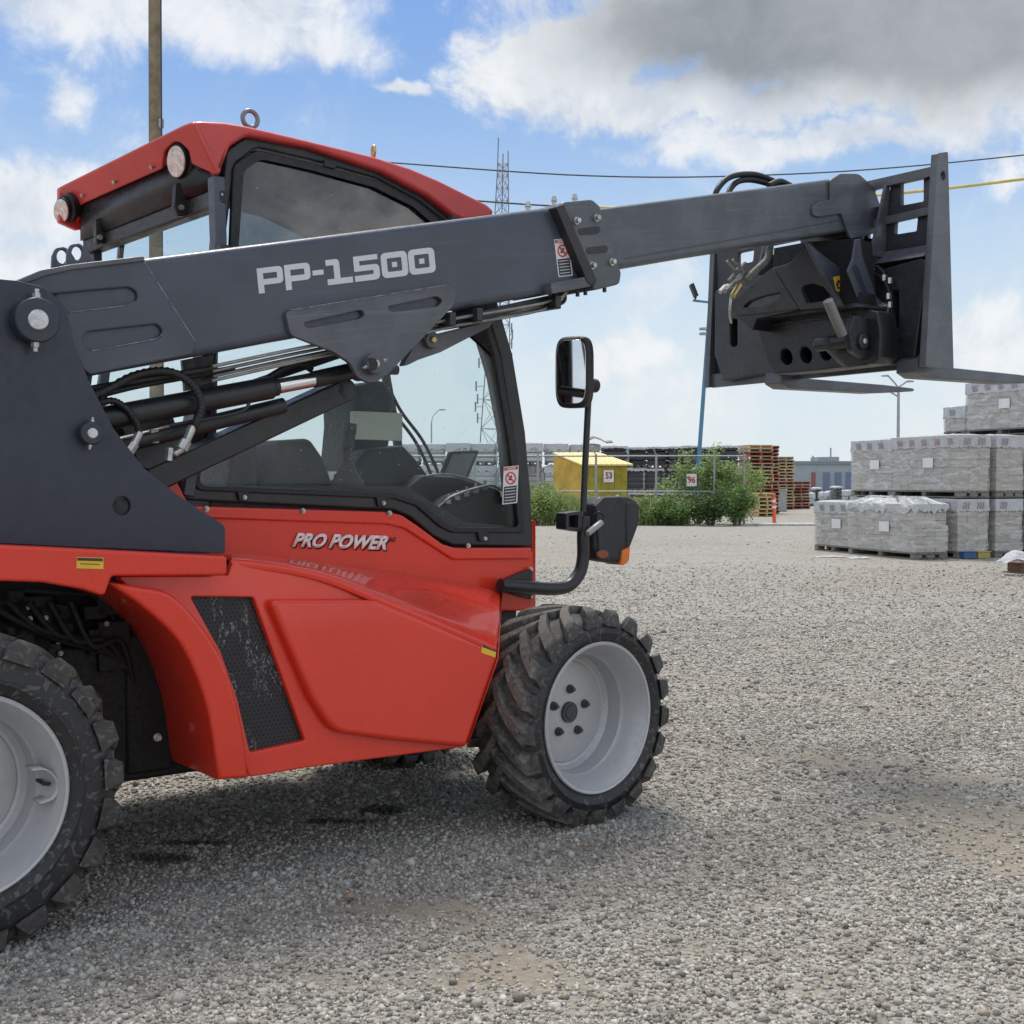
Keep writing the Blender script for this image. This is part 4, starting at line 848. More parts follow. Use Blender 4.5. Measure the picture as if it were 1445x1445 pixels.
# ---- mirror and headlight on their tube arm
WA = .44
plate('arm_bracket', [(708,820,5),(740,806,4),(752,803),(752,846),(735,842,4),(708,833,4)], WA+.035, .02, BLACK, T)
arm = MB().tube(smooth_pts([at(706,826,WA), at(745,829,WA), at(780,831,WA), at(803,826,WA), at(818,808,WA), at(823,785,WA), at(823,760,WA), at(824,728,WA)], 5), .0245, 18).build('lamp_arm', BLACK, T, sharp=80)
MB().tube([at(823,722,WA), at(826,650,WA), at(831,548,WA)], .0125, 14).build('mirror_rod', BLACK, arm)
plate('square_socket', [(799,724,2),(822,721,2),(822,751,2),(799,747,2)], WA-.02, .06, BLACK, arm, holes=[[(803,728,1),(816,727,1),(816,745,1),(803,743,1)]], bevel=.002)
plate('socket_back', [(801,726),(820,723),(820,749),(801,745)], WA+.02, .005, RUBBER, arm)
mc = PW(808, 525, WA-.03)
mir_n = -U*.92-W*.39; mir_n /= np.linalg.norm(mir_n); mh = np.cross(ZZ, mir_n); mh /= np.linalg.norm(mh)
def mirror_part(name, sx, sz, d0, d1, mat, par, rr, bevel=.004, tilt=0):
    L = []
    for k in range(40):
        a = 2*math.pi*k/40; e = 2/4.5; L.append(mc+mh*sx*math.copysign(abs(math.cos(a))**e, math.cos(a))+ZZ*sz*math.copysign(abs(math.sin(a))**e, math.sin(a)))
    return MB().loft([p+mir_n*d0 for p in L], [p+mir_n*d1 for p in L]).build(name, mat, par, bevel=bevel)
mir = mirror_part('wing_mirror', .071, .132, -.045, .012, RUBBER, T, .02, .014)
mirror_part('mirror_glass', .060, .117, .0122, .0145, MIRROR, mir, .02, .001)
p = PW(833, 544, WA); MB().cyl(p-U*.01, p+U*.03, .026, n=20).tube([p, mc-mir_n*.03-ZZ*.04], .018).build('mirror_clamp', RUBBER, mir, bevel=.004)
WH = WA-.015
hl = plate('headlight_housing', [(840,712,8),(850,701,6),(888,700,10),(903,708,8),(905,735,10),(893,770,6),(880,797,6),(846,792,8),(838,770)], WH, .085, PLAST, T, bevel=.022, bres=4)
plate('headlight_facet', [(852,702,3),(882,701,3),(868,712,3),(862,790,3),(846,790,3),(841,714,3)], WH-.006, .02, PLAST, hl, bevel=.004)
plate('headlight_face', [(884,706,6),(903,711,6),(904,735,8),(891,770,6),(884,780)], WH-.006, .08, PLAST, hl, bevel=.01)
plate('turn_signal', [(879,777,2),(890,771,2),(888,791,4),(881,798,2),(876,797)], WH-.009, .085, ORANGE, hl, bevel=.004)
plate('lamp_reflector', circle_px(851,782,8,6), WH-.007, .01, paint('dull_orange', (.25,.06,.02), .3), hl, bevel=.002)
MB().tube([at(829,753,WA-.05), at(849,737,WA-.05)], .0125, 8).build('cable_plug', paint('grey_plug', (.30,.30,.31), .5), hl, bevel=.002)
hose(hl, [at(849,737,WA-.05), at(853,729,WA-.045), at(846,723,WA-.04), at(838,727,WA-.02)], .004)
# ---- fork carriage
UC = 3.78
CARR = paint('carriage_black_grey', (.023, .026, .033), .42, coat=.1, var=.15, vscale=6, bump=.1, dust=.2, dustcol=(.07,.068,.065), wear=.4)
DEEP2 = paint('greasy_black_steel', (.011, .012, .014), .42, var=.2, vscale=12, bump=.1, dust=.15, dustcol=(.05,.048,.045))
car = plateU('fork_carriage', [(1325,234),(1012,306),(1004,546),(1307,517),(1330,515)], UC, .025, CARR, T,
   holes=[[(1271,258,3),(1303,251,3),(1303,284,3),(1271,290,3)], [(1263,313,3),(1295,306,3),(1293,326,3),(1262,331,3)], [(1231,268,3),(1257,262,3),(1250,290,3),(1231,292,3)], [(1224,322,3),(1251,316,3),(1247,334,3),(1224,337,3)],
          [(1041,357,3),(1064,352,3),(1062,369,3),(1041,374,3)], [(1080,348,3),(1130,338,3),(1128,350,3),(1080,362,3)]], bevel=.003)
WPN = float((PU(1330,520,UC)-O)@W)-.03; WPF = float((PU(1003,546,UC)-O)@W)
plate('upright_post', [(1323,216,2),(1338,214,2),(1346,522),(1306,516,2)], WPN, .03, DARK2, car, holes=[circle_px(1331,248,3.5,6.5)], bevel=.002)
plate('upright_post', [(1008,357),(1014,357),(1040,543),(1000,547)], WPF-.03, .03, DARK2, car, bevel=.002)
plateU('top_rail', [(1326,232),(1012,304),(1012,315),(1326,246)], UC-.03, .03, DARK2, car)
plateU('middle_rail', [(1318,290),(1225,311),(1225,322),(1318,301)], UC-.022, .022, DARK2, car)
g0 = PU(1257, 262, UC); g1 = PU(1250, 364, UC)
for off in (0, .62):
    m = MB(); m.hexa([q+W*off for q in (g1-U*.004, g1-U*.10, g1-U*.10+W*.014, g1-U*.004+W*.014, g0-U*.004, g0-U*.03, g0-U*.03+W*.014, g0-U*.004+W*.014)]); m.build('gusset', DARK2, car)
sh0, sh1 = PU(1318, 347, UC), PU(1215, 364, UC)
m = MB(); m.hexa([sh1-ZZ*.05-U*.075, sh0-ZZ*.05-U*.075, sh0-ZZ*.05, sh1-ZZ*.05, sh1-U*.005, sh0-U*.005, sh0+ZZ*.01, sh1+ZZ*.01]); m.build('sloped_lip', DARK2, car, bevel=.003)
plateU('quick_plate', [(1215,388,6),(1300,364,8),(1309,370,6),(1291,503,5),(1282,513,6),(1060,530,4),(1020,538,4),(1008,500),(1009,410,6),(1020,406,6),(1215,395)], UC-.07, .065, CARR, car,
   holes=[[(1258,410,3),(1268,410,3),(1268,463,4),(1258,465,4)], [(1030,450,3),(1040,450,3),(1040,488,4),(1031,490,4)]], bevel=.006)
# near tie lip along the bottom
plateU('lower_rail', [(1307,500),(1004,528),(1004,547),(1307,518)], UC-.025, .02, DARK2, car)
# coupler
cp = plateU('coupler', [(1067,463,4),(1074,448,4),(1210,431,4),(1238,440),(1243,470),(1241,504,4),(1232,513,4),(1150,523),(1092,528,5),(1080,505,6)], 3.52, .12, DEEP2, T,
   holes=[circle_px(1109.5,503.5,8,11.5,rot=-.3), circle_px(1137,501,8,11.5,rot=-.3), circle_px(1165,497,8,11.5,rot=-.3)], bevel=.006)
plateU('coupler_ridge', [(1069,458),(1205,442),(1205,446),(1069,462)], 3.512, .02, DEEP2, cp)
plateU('coupler_flange', [(1066,445,2),(1209,427.5,2),(1210,433,2),(1068,450.5,2)], 3.44, .16, CARR, cp)
plateU('coupler_back', [(1078,440),(1215,425),(1225,500),(1225,514),(1090,527)], 3.645, .07, BLACK, cp)
# boom head casting: two rear-facing webs meeting at a crease, near side plate
CAST = paint('greasy_casting', (.028,.028,.028), .5, var=.25, vscale=10, bump=.15, dust=.25, dustcol=(.06,.056,.05))
uc = 3.40
def castP(name, pts, du, thick, holes=()): return plateU(name, pts, uc+du, thick, CAST, cp, holes=holes, bevel=.003)
castP('casting_web', [(1091,377),(1108,373.5),(1118,368),(1128,358),(1136,341),(1140,341),(1162,386),(1187,433),(1129,437)], 0, .03,
   [[(1130,410,3),(1134,403,4),(1148,400,6),(1162,405,4),(1173,418,3),(1160,425,3),(1138,428,4)]])
castP('casting_web', [(1025,432,2),(1042,416),(1090,377.5),(1128.5,436),(1060,444),(1038,445)], .004, .03,
   [[(1047,434,2),(1057,425,5),(1075,418,8),(1102,412.5,2),(1100,419,4),(1090,427,6),(1068,435,6)]])
Lw = [PU(x, y, uc+.01) for x, y in ((1025,432),(1038,445),(1062,466),(1068,450),(1128,437))]
m = MB(); m.loft(Lw, [p+U*.14 for p in Lw]); m.build('casting_base', DEEP2, cp, bevel=.003)
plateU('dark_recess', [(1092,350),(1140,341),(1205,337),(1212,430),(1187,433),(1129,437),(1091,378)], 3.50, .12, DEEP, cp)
wS = float((PU(1162,386,uc)-O)@W)
plate('casting_side', [(1139,341),(1149,350),(1194,384),(1211,430),(1187,432),(1161,386)], wS-.004, .02, DARK, cp, bevel=.003)
plate('caution_sticker', [(1176,391),(1190,388),(1193,409),(1180,412)], wS-.0055, .001, SYEL, cp, bevel=0)
plate('sticker_symbol', [(1183,394),(1188,400),(1189,406),(1182,408),(1180,401)], wS-.0067, .001, SBLK, cp, holes=[[(1184,398),(1187,402),(1186,405),(1182.5,405)]], bevel=0)
plate('link_arm', [(1196,382,4),(1203,366,4),(1207,338),(1214,337),(1218,363,4),(1238,420,6),(1251,430,8),(1253,446,9),(1241,456,8),(1228,455,5),(1217,437)], .085, .010, DARK, cp, bevel=.004,
   )
plate('arm_pocket', [(1202,378,3),(1206,372,3),(1211,376,3),(1228,424,3),(1223,428,3)], .0835, .004, MOUNT, cp, bevel=.001)
boss(cp, 1243, 437, .085, .028, .022, .020, .006, DARK2, STEEL, False)
hexbolt(MB(), at(1246,437,.060), -W, .010, .014).build('link_bolt', BLACK, cp)
plate('lower_bracket', [(1206,444,4),(1242,456,4),(1243,506,3),(1232,514,3),(1203,495,5),(1198,470,8)], .055, .03, CARR, cp)
boss(cp, 1215, 482, .055, .030, .018, .011, .006, CARR, STEEL, False)
p0 = at(1208,480,.07); MB().cyl(p0, p0+W*.16, .030, n=24).build('bracket_pin', BLACK, cp, bevel=.004)
plate('bracket_rib', [(1168,492),(1172,494),(1198,515),(1230,512),(1228,515),(1196,519)], .06, .02, CARR, cp)
p0 = at(1167,485,.12); MB().cyl(p0, p0+W*.05, .028, n=24).build('bracket_collar', CARR, cp, bevel=.004)
a_, b_ = at(1168,424,.04), at(1189,473,.04); MB().cyl(a_, b_, .021, n=24).build('locking_rod', paint('worn_grey_rod', (.21,.205,.195), .4, metal=.4, bump=.2), cp, bevel=.003)
# hose cluster left of the casting
m = MB()
m.tube(smooth_pts([at(1086,349,.40), at(1082,366,.40), at(1066,382,.40), at(1052,395,.40)]), .015, 12); HC = paint('sleeved_hose', (.16,.165,.15), .7, var=.4, vscale=60, bump=.6, bscale=180); m.build('sleeved_hose', HC, cp, sharp=80)
for pts, r, mt in (([(1028,398),(1044,380),(1052,372)], .010, HC), ([(1022,410),(1034,398),(1048,392)], .012, ZINC), ([(1034,418),(1044,402)], .014, BRASS), ([(1024,404),(1016,412)], .010, ZINC), ([(1026,368),(1040,384)], .006, PIPE), ([(1034,366),(1048,380)], .006, PIPE)):
    MB().tube([at(x, y, .42) for x, y in pts], r, 10).build('hose_fitting', mt, cp)
m = MB(); m.box(at(1047,388,.43), (U, W, ZZ), (.02, .02, .03)); m.build('valve_block', PIPE, cp, bevel=.003)
hose(cp, [at(1032,416,.44), at(1030,440,.45), at(1032,455,.5)], .006, ZINC)
for pts in ([(1228,380),(1236,376),(1246,384),(1250,396)], [(1226,382),(1244,392),(1254,410),(1252,424)]):
    hose(cp, [PU(x, y, 3.68) for x, y in pts], .007)
for x, y in ((1248,392),(1256,396),(1254,418),(1256,430),(1232,378)): p = PU(x, y, 3.68); MB().tube([p-ZZ*.012, p+ZZ*.012], .011, 6).build('hose_fitting', ZINC, cp)
# forks
def fork(px, py):
    c = PU(px, py, UC-.02); wv = float((c-O)@W); zb = c[2]; u0 = UC-.05
    prof = [(0,0),(.65,.006),(.94,.026),(.96,.034),(.94,.042),(.7,.048),(.12,.05),(.085,.07),(.07,.12),(.03,.12),(.0,.09),(-.05,.07),(-.055,.02)]
    A_ = [G(u0+u, wv-.05, zb+z) for u, z in prof]; return MB().loft(A_, [p+W*.10 for p in A_]).build('fork', DARK2, T, bevel=.004)
fork(1296, 534); fork(1108, 549)

#PART3
# ================================================================== YARD BEHIND
X_ = np.array([1., 0, 0]); Y_ = np.array([0, 1., 0])
def PX(px, Y, z=0.): return np.array([ray(px, 680)[0]/ray(px, 680)[1]*Y, Y, z])
def zpx(py, Y): return float(PY(722, py, Y)[2])
def one(name, mb, mat, label, cat, group=None, bevel=0, **k): return tag(mb.build(name, mat, None, bevel=bevel, **k), label, cat, group)
CONC = None
def block_mat(name, a, b_, rough=.85):
    m, nt, b = new_mat(name); g = nt.nodes.new('ShaderNodeNewGeometry')
    c = mixc(nt, g.outputs['Random Per Island'], a, b_); n = noise(nt, g.outputs['Position'], 14, 6, .7).outputs[0]
    c = mixc(nt, sstep(nt, n, .4, .7, 0, .4), c, tuple(x*.6 for x in a)); nt.links.new(c, b.inputs['Base Color']); b.inputs['Roughness'].default_value = rough; return m
BLOCK = block_mat('grey_concrete_block', (.40, .385, .35), (.56, .545, .50)); WOOD = block_mat('pallet_wood', (.44, .34, .21), (.64, .53, .36))
WOODG = block_mat('weathered_wood', (.16, .15, .13), (.28, .26, .22)); WOODY = block_mat('fresh_wood', (.60, .45, .22), (.78, .62, .36)); WRED = block_mat('red_edge_wood', (.36, .09, .06), (.45, .15, .09))
def film_mat(name, base, amt, trans=(.85, .88, .88)):
    m, nt, b = new_mat(name); pos = nt.nodes.new('ShaderNodeNewGeometry').outputs['Position']
    mp = nt.nodes.new('ShaderNodeMapping'); mp.inputs['Scale'].default_value = (1, 1, 4.5); mp.inputs['Rotation'].default_value = (.18, .1, 0); nt.links.new(pos, mp.inputs[0])
    n = noise(nt, mp.outputs[0], 2.4, 7, .62, 1.2).outputs[0]; n2 = noise(nt, mp.outputs[0], 9, 6, .7, .6).outputs[0]
    f = M_(nt, 'ADD', sstep(nt, n, .42, .68, amt*.35, amt), M_(nt, 'MULTIPLY', sstep(nt, n2, .52, .7), .25), True)
    t = nt.nodes.new('ShaderNodeBsdfTransparent'); t.inputs[0].default_value = (*trans, 1)
    b.inputs['Base Color'].default_value = (*base, 1); b.inputs['Roughness'].default_value = .14; b.inputs['Coat Weight'].default_value = .5
    bp = nt.nodes.new('ShaderNodeBump'); bp.inputs['Strength'].default_value = .7; bp.inputs['Distance'].default_value = .03
    nt.links.new(n2, bp.inputs['Height']); nt.links.new(bp.outputs[0], b.inputs['Normal'])
    mx = nt.nodes.new('ShaderNodeMixShader'); nt.links.new(f, mx.inputs[0]); nt.links.new(t.outputs[0], mx.inputs[1]); nt.links.new(b.outputs[0], mx.inputs[2])
    nt.links.new(mx.outputs[0], nt.nodes['Material Output'].inputs[0]); return m
FILM = film_mat('stretch_wrap', (.74, .73, .705), .72, (.95, .94, .92))
def sheet_mat(name, col, rough=.3):
    m, nt, b = new_mat(name); pos = nt.nodes.new('ShaderNodeNewGeometry').outputs['Position']; n = noise(nt, pos, 7, 7, .7, 1.0).outputs[0]
    nt.links.new(mixc(nt, n, tuple(c*.7 for c in col), col), b.inputs['Base Color']); b.inputs['Roughness'].default_value = rough
    bp = nt.nodes.new('ShaderNodeBump'); bp.inputs['Distance'].default_value = .05; nt.links.new(n, bp.inputs['Height']); nt.links.new(bp.outputs[0], b.inputs['Normal']); return m
SHEET = sheet_mat('white_plastic_sheet', (.64, .655, .67)); BSHEET = sheet_mat('black_plastic_wrap', (.050, .053, .058), .35)
PRINTR = paint('faded_red_print', (.36, .20, .19), .5); PRINTG = paint('faded_grey_print', (.22, .22, .23), .5)
def skirt(Lx, Ly, z1, drop, rr, amp=.5, off=.02, nseg=14, ox=0, oy=0, zj=.012):
    """sheet lying over a box top with an uneven hanging edge"""
    per = []; hx, hy = Lx/2+off, Ly/2+off
    for (ax, ay, bx, by) in ((-hx, -hy, hx, -hy), (hx, -hy, hx, hy), (hx, hy, -hx, hy), (-hx, hy, -hx, -hy)):
        for k in range(nseg): t = k/nseg; per.append((ax+(bx-ax)*t, ay+(by-ay)*t))
    n = len(per); rings = []
    rings.append([np.array((x*.0+ox, y*.0+oy, z1+.012+rr.uniform(0, zj))) for x, y in per]); rings.append([np.array((x*.6+ox, y*.6+oy, z1+.012+rr.uniform(0, zj))) for x, y in per]); rings.append([np.array((x+ox, y+oy, z1+.01)) for x, y in per])
    d = [drop*(1-amp/2+amp*rr.random()) for _ in per]
    for t in (.5, 1.0): rings.append([np.array((x*(1+.012*t)+ox+rr.uniform(-.006, .006), y*(1+.012*t)+oy+rr.uniform(-.006, .006), z1-d[i]*t)) for i, (x, y) in enumerate(per)])
    vs = [p for r in rings for p in r]; return MB().add(vs, [(i*n+j, i*n+(j+1) % n, (i+1)*n+(j+1) % n, (i+1)*n+j) for i in range(len(rings)-1) for j in range(n)])
def local(name, mb, mat, parent, smooth=True, sharp=35, fix=True, solid=0, bevel=0):
    me = mb.mesh(fix); me.materials.append(mat)
    if smooth: me.shade_smooth(); me.set_sharp_from_angle(angle=rad(sharp))
    o = bpy.data.objects.new(name, me); sc.collection.objects.link(o); o.parent = parent
    if solid: q = o.modifiers.new('t', 'SOLIDIFY'); q.thickness = solid
    if bevel: q = o.modifiers.new('b', 'BEVEL'); q.width = bevel; q.segments = 1
    return o
def pallet_mb(Lx, Ly, h=.1, z=0):
    m = MB(); k = 7
    for i in range(k): m.box((-Lx/2+Lx*(i+.5)/k, 0, z+h-.009), (X_, Y_, ZZ), (Lx/k*.40, Ly/2, .009))
    for i in range(5): m.box((-Lx/2+Lx*(i*2+.8)/9.6, 0, z+.009), (X_, Y_, ZZ), (.05, Ly/2, .008))
    for j in (-1, 0, 1):
        for i in (-1, 0, 1): m.box((i*(Lx/2-.07), j*(Ly/2-.05), z+h/2), (X_, Y_, ZZ), (.07, .045, h/2-.02))
        m.box((0, j*(Ly/2-.05), z+h-.024), (X_, Y_, ZZ), (Lx/2, .045, .006))
    return m
# --- pallets of concrete blocks: grid of steps a (to the far left) and b (to the right)
aD = np.array([-.341, .94, 0]); bD = np.array([.94, .341, 0]); K0 = np.array([5.865, 18.57, 0]); ROTB = math.atan2(bD[1], bD[0])
brr = random.Random(3)
def bundle(t0, t1, s0, s1, z0, z1, label, torn=False, cap=True, ph=.10, red=False, nx=None):
    Lx, Ly = s1-s0, t1-t0; c = K0+aD*(t0+t1)/2+bD*(s0+s1)/2
    root = bpy.data.objects.new('block_pallet', None); sc.collection.objects.link(root); root.location = Vector((c[0], c[1], z0)); root.rotation_euler = (0, 0, ROTB)
    tag(root, label, 'pallet load', 'wrapped pallets of concrete blocks stacked at the right')
    local('pallet', pallet_mb(Lx+.03, Ly+.03, ph), WOODG, root)
    H = z1-z0-ph; nzc = max(3, round(H/.125)); m = MB(); ny = max(4, round(Ly/.2)); nxx = max(2, round(Lx/.2))
    for k in range(nzc):
        for j in range(ny):
            for i in range(nxx):
                if torn and k >= nzc-1 and (i > 0 and j > ny//2-1): continue
                m.box((-Lx/2+Lx*(i+.5)/nxx+brr.uniform(-.004, .004), -Ly/2+Ly*(j+.5)/ny+brr.uniform(-.004, .004), ph+H*(k+.5)/nzc), (X_, Y_, ZZ), (Lx/nxx/2-.004, Ly/ny/2-.004, H/nzc/2-.0035))
    local('blocks', m, BLOCK, root, smooth=False)
    m = MB(); n = 10; zt = H+ph+(.0 if not torn else -.02)
    per = []
    for (ax, ay, bx, by) in ((-1, -1, 1, -1), (1, -1, 1, 1), (1, 1, -1, 1), (-1, 1, -1, -1)):
        for k in range(n): t = k/n; per.append(((ax+(bx-ax)*t)*(Lx/2+.014), (ay+(by-ay)*t)*(Ly/2+.014)))
    N_ = len(per); rings = []
    for q in range(9):
        f = q/8; row = []
        for i, (x, y) in enumerate(per):
            zz = ph+.01+(zt-ph-.01)*f
            if torn and 2 <= i <= 9+8: zz = ph+.01+(zt-ph-.01)*f*(1-.42*math.sin(math.pi*(i-2)/15))
            w = 1+brr.uniform(-.010, .014); row.append(np.array((x*w, y*w, zz)))
        rings.append(row)
    m.add([p for r in rings for p in r], [(i*N_+j, i*N_+(j+1) % N_, (i+1)*N_+(j+1) % N_, (i+1)*N_+j) for i in range(8) for j in range(N_)])
    local('stretch_wrap', m, FILM, root, sharp=70)
    if cap:
        cp_ = local('top_sheet', skirt(Lx, Ly, H+ph, .17 if not torn else .10, brr, .16 if not torn else 1.0, .02, 22, zj=.03 if not torn else .12), SHEET, root, sharp=60)
        if not torn:
            m = MB()
            for k in range(int(Ly/.30)):
                for e in range(3):
                    y = Ly/2-.17-k*.30-e*.045; zc = H+ph-.085
                    pts = [np.array((-Lx/2-.036, y+.012*math.sin(v*3.1), zc+.05*v)) for v in (-1, -.5, 0, .5, 1)]; m.tube(pts, .007, 4)
            for k in range(max(1, int(Lx/.26))):
                for e in range(3):
                    x = -Lx/2+.08+k*.26+e*.045; pts = [np.array((x+.012*math.sin(v*3.1), -Ly/2-.036, H+ph-.085+.05*v)) for v in (-1, -.5, 0, .5, 1)]; m.tube(pts, .007, 4)
            local('bag_print', m, PRINTR if red else PRINTG, cp_)
    # paper label on the long face
    if Ly > 1: local('paper_label', MB().box((-Lx/2-.034, -.12, ph+H*.52), (X_, Y_, ZZ), (.003, .12, .075)), STICK, root)
    return root
bundle(0, 1.6, 0, .563, 0, .80, 'torn open pallet of grey blocks with sagging wrap, nearest corner of the ground row', torn=True)
bundle(1.68, 2.70, .10, .66, 0, .80, 'wrapped grey block pallet at the far left end of the ground row')
bundle(0, 1.6, .766, 1.294, 0, .87, 'wrapped block pallet on the ground under the printed two-tier stack, right of the torn one', red=True)
bundle(0, 1.6, 1.452, 1.925, 0, .87, 'wrapped block pallet on the ground nearest the right edge, beside a dark gap')
bundle(1.68, 2.70, .80, 1.33, 0, .87, 'hidden ground pallet of blocks carrying the leftmost upper pallet')
bundle(1.68, 2.70, 1.45, 1.93, 0, .87, 'hidden ground pallet of blocks behind the right edge pallets')
bundle(0, 1.58, .78, 1.31, .90, 1.82, 'upper wrapped block pallet with red prints and a paper label, above the torn one', red=True)
bundle(1.60, 2.66, .78, 1.31, .90, 1.80, 'leftmost upper wrapped block pallet with grey prints')
bundle(0, 1.58, 1.46, 1.93, .90, 1.82, 'upper wrapped block pallet at the right edge with crumpled white cover')
bundle(1.60, 2.66, 1.46, 1.93, .90, 1.80, 'upper wrapped block pallet hidden behind the right edge one')
for z0, z1, w in ((0, .87, 'bottom'), (.90, 1.84, 'middle')):
    bundle(0, 1.56, 2.2, 2.75, z0, z1, f'{w} pallet of the tallest block stack in the back row'); bundle(1.60, 2.6, 2.2, 2.75, z0, z1, f'{w} pallet of the left stack in the back row')
bundle(0, 1.56, 2.2, 2.75, 1.87, 2.72, 'topmost large wrapped block pallet with label on the tallest stack')
bundle(1.60, 2.10, 2.2, 2.75, 1.87, 2.36, 'small topmost block pallet left of the tallest stack')
# blue and yellow pallets feet seen under the nearest row
for s0, s1, col, w in ((.80, 1.02, (.05, .12, .26), 'blue'), (1.05, 1.27, (.42, .34, .10), 'yellow')):
    c = K0+bD*(s0+s1)/2-aD*.06; m = MB().box(c+ZZ*.05, (bD, aD, ZZ), ((s1-s0)/2, .05, .045)).box(c+ZZ*.102, (bD, aD, ZZ), ((s1-s0)/2+.02, .06, .007)); one('pallet_block', m, paint(w+'_wood', col, .7), f'{w} painted timber block lying against the foot of the block pallets', 'timber', bevel=.006)
# debris
def crumple(name, px, py, L, Wd, H, label, cat='plastic sheet', mat=None, z=0):
    c = PG(px, py, z); rr = random.Random(px); rows = [[c+X_*(L*(i/9-.5)*(1+rr.uniform(-.1, .1)))+Y_*(Wd*(j/6-.5))+ZZ*(max(.004, H*rr.random()*math.sin(math.pi*(i+.5)/10)*math.sin(math.pi*(j+.5)/7))) for i in range(10)] for j in range(7)]
    m = MB().grid(rows); return one(name, m, mat or SHEET, label, cat, fix=False, sharp=0, subdiv=1, solid=.004)
cb = PG(1440, 808); m = MB().box(cb+ZZ*.06, (bD, aD, ZZ), (.10, .12, .06)).box(cb+ZZ*.13, (bD, aD, ZZ), (.16, .15, .009)).box(cb+ZZ*.006-aD*.0, (bD, aD, ZZ), (.16, .15, .006)); one('timber_block', m, block_mat('brown_wood', (.13, .07, .045), (.2, .12, .08)), 'brown timber block on the gravel at the right edge under crumpled plastic', 'timber', bevel=.004)
crumple('plastic_sheet', 1434, 795, .42, .30, .26, 'crumpled white plastic sheet lying on a brown timber block at the right edge', z=.142)
crumple('plastic_scrap', 1172, 786, .5, .25, .05, 'flat scrap of pale plastic on the gravel left of the block pallets')
crumple('plastic_scrap', 1212, 788, .35, .25, .05, 'small pale plastic scrap on the gravel in front of the torn pallet')
c_ = PG(494, 1272); one('dry_leaf', MB().add([c_+np.array(v) for v in ((-.022,-.012,.012),(-.004,-.02,.018),(.02,-.01,.012),(.014,.012,.016),(-.012,.014,.02),(0,0,.026))], [(0,1,5),(1,2,5),(2,3,5),(3,4,5),(4,0,5)]), paint('dry_leaf_brown', (.30,.20,.13), .8), 'dry tan leaf lying on the bare dirt patch in the foreground', 'leaf', fix=False, solid=.001)
# --- black wrapped stacks and pale wrapped stacks behind the fence
words = ['leftmost', 'second', 'third', 'fourth', 'fifth', 'sixth', 'seventh', 'eighth', 'ninth', 'tenth', 'eleventh']
def far_stack(px0, px1, Y, z0, z1, D, dark, label, group, srr):
    A_, B_ = PX(px0, Y), PX(px1, Y); Lx = B_[0]-A_[0]; root = bpy.data.objects.new('wrapped_stack', None); sc.collection.objects.link(root)
    root.location = Vector(((A_[0]+B_[0])/2, Y+D/2, z0)); root.rotation_euler = (0, 0, srr.uniform(-.06, .06)); tag(root, label, 'wrapped stack', group)
    H = z1-z0; m = MB(); nz = 4; ph = .11
    for k in range(nz): m.box((srr.uniform(-.012, .012), srr.uniform(-.02, .02), ph+(H-ph)*(k+.5)/nz), (X_, Y_, ZZ), (Lx/2-.02, D/2-.02, (H-ph)/nz/2-.006))
    local('load', m, BSHEET if dark else WRAPW, root, bevel=.02); local('pallet', pallet_mb(Lx-.05, D-.05, ph), WOODG, root)
    local('top_sheet', skirt(Lx-.03, D, H+.0, .06 if dark else .22, srr, .8, .02, 12, zj=.05), SHEET, root, sharp=60); return root
WRAPW = block_mat('pale_wrapped_load', (.36, .39, .41), (.56, .59, .60), .4)
srr = random.Random(21)
cols = [(849, 882), (885, 909), (911, 938), (941, 957), (960, 985), (988, 1008), (1011, 1040)]
lev = ['bottom', 'middle', 'top']
for i, (a, b) in enumerate(cols):
    for k in range(3):
        z0, z1 = (.0, .80, 1.62)[k], (.78, 1.60, 2.36)[k]
        off = srr.uniform(-1.2, 1.2)
        far_stack(a+off+(2 if k == 2 else 0), b+off+(4 if k == 2 else 0), 43.5+srr.uniform(-.2, .3)+(i % 3)*.25, z0, z1-srr.uniform(0, .05), 1.0, True, f'{words[i]} from the left of the black wrapped stacks behind the fence, {lev[k]} layer', 'black wrapped stacks behind the fence', srr)
wc = [(560, 592), (595, 628), (631, 664), (667, 700), (703, 733), (736, 765), (768, 802), (805, 846)]
for i, (a, b) in enumerate(wc):
    for k in range(3):
        far_stack(a, b, 45+srr.uniform(-.3, .3), (.0, .86, 1.74)[k], (.84, 1.72, 2.50)[k]-srr.uniform(0, .06), 1.1, False, f'{words[i]} from the left of the pale wrapped stacks beyond the cab and shed, {lev[k]} layer', 'pale wrapped stacks behind the fence', srr)
c = PX(842, 44.8, 2.52); m = MB().grid([[c+X_*(x*.22-.3)+Y_*y*.5+ZZ*(.06+.10*math.sin(x*1.4)+.05*y) for x in range(5)] for y in range(3)]); one('cardboard_flap', m, paint('cardboard', (.26, .19, .13), .8), 'brown cardboard sheet curled on top of the pale stack right of the mirror rod', 'cardboard', fix=False, solid=.02)
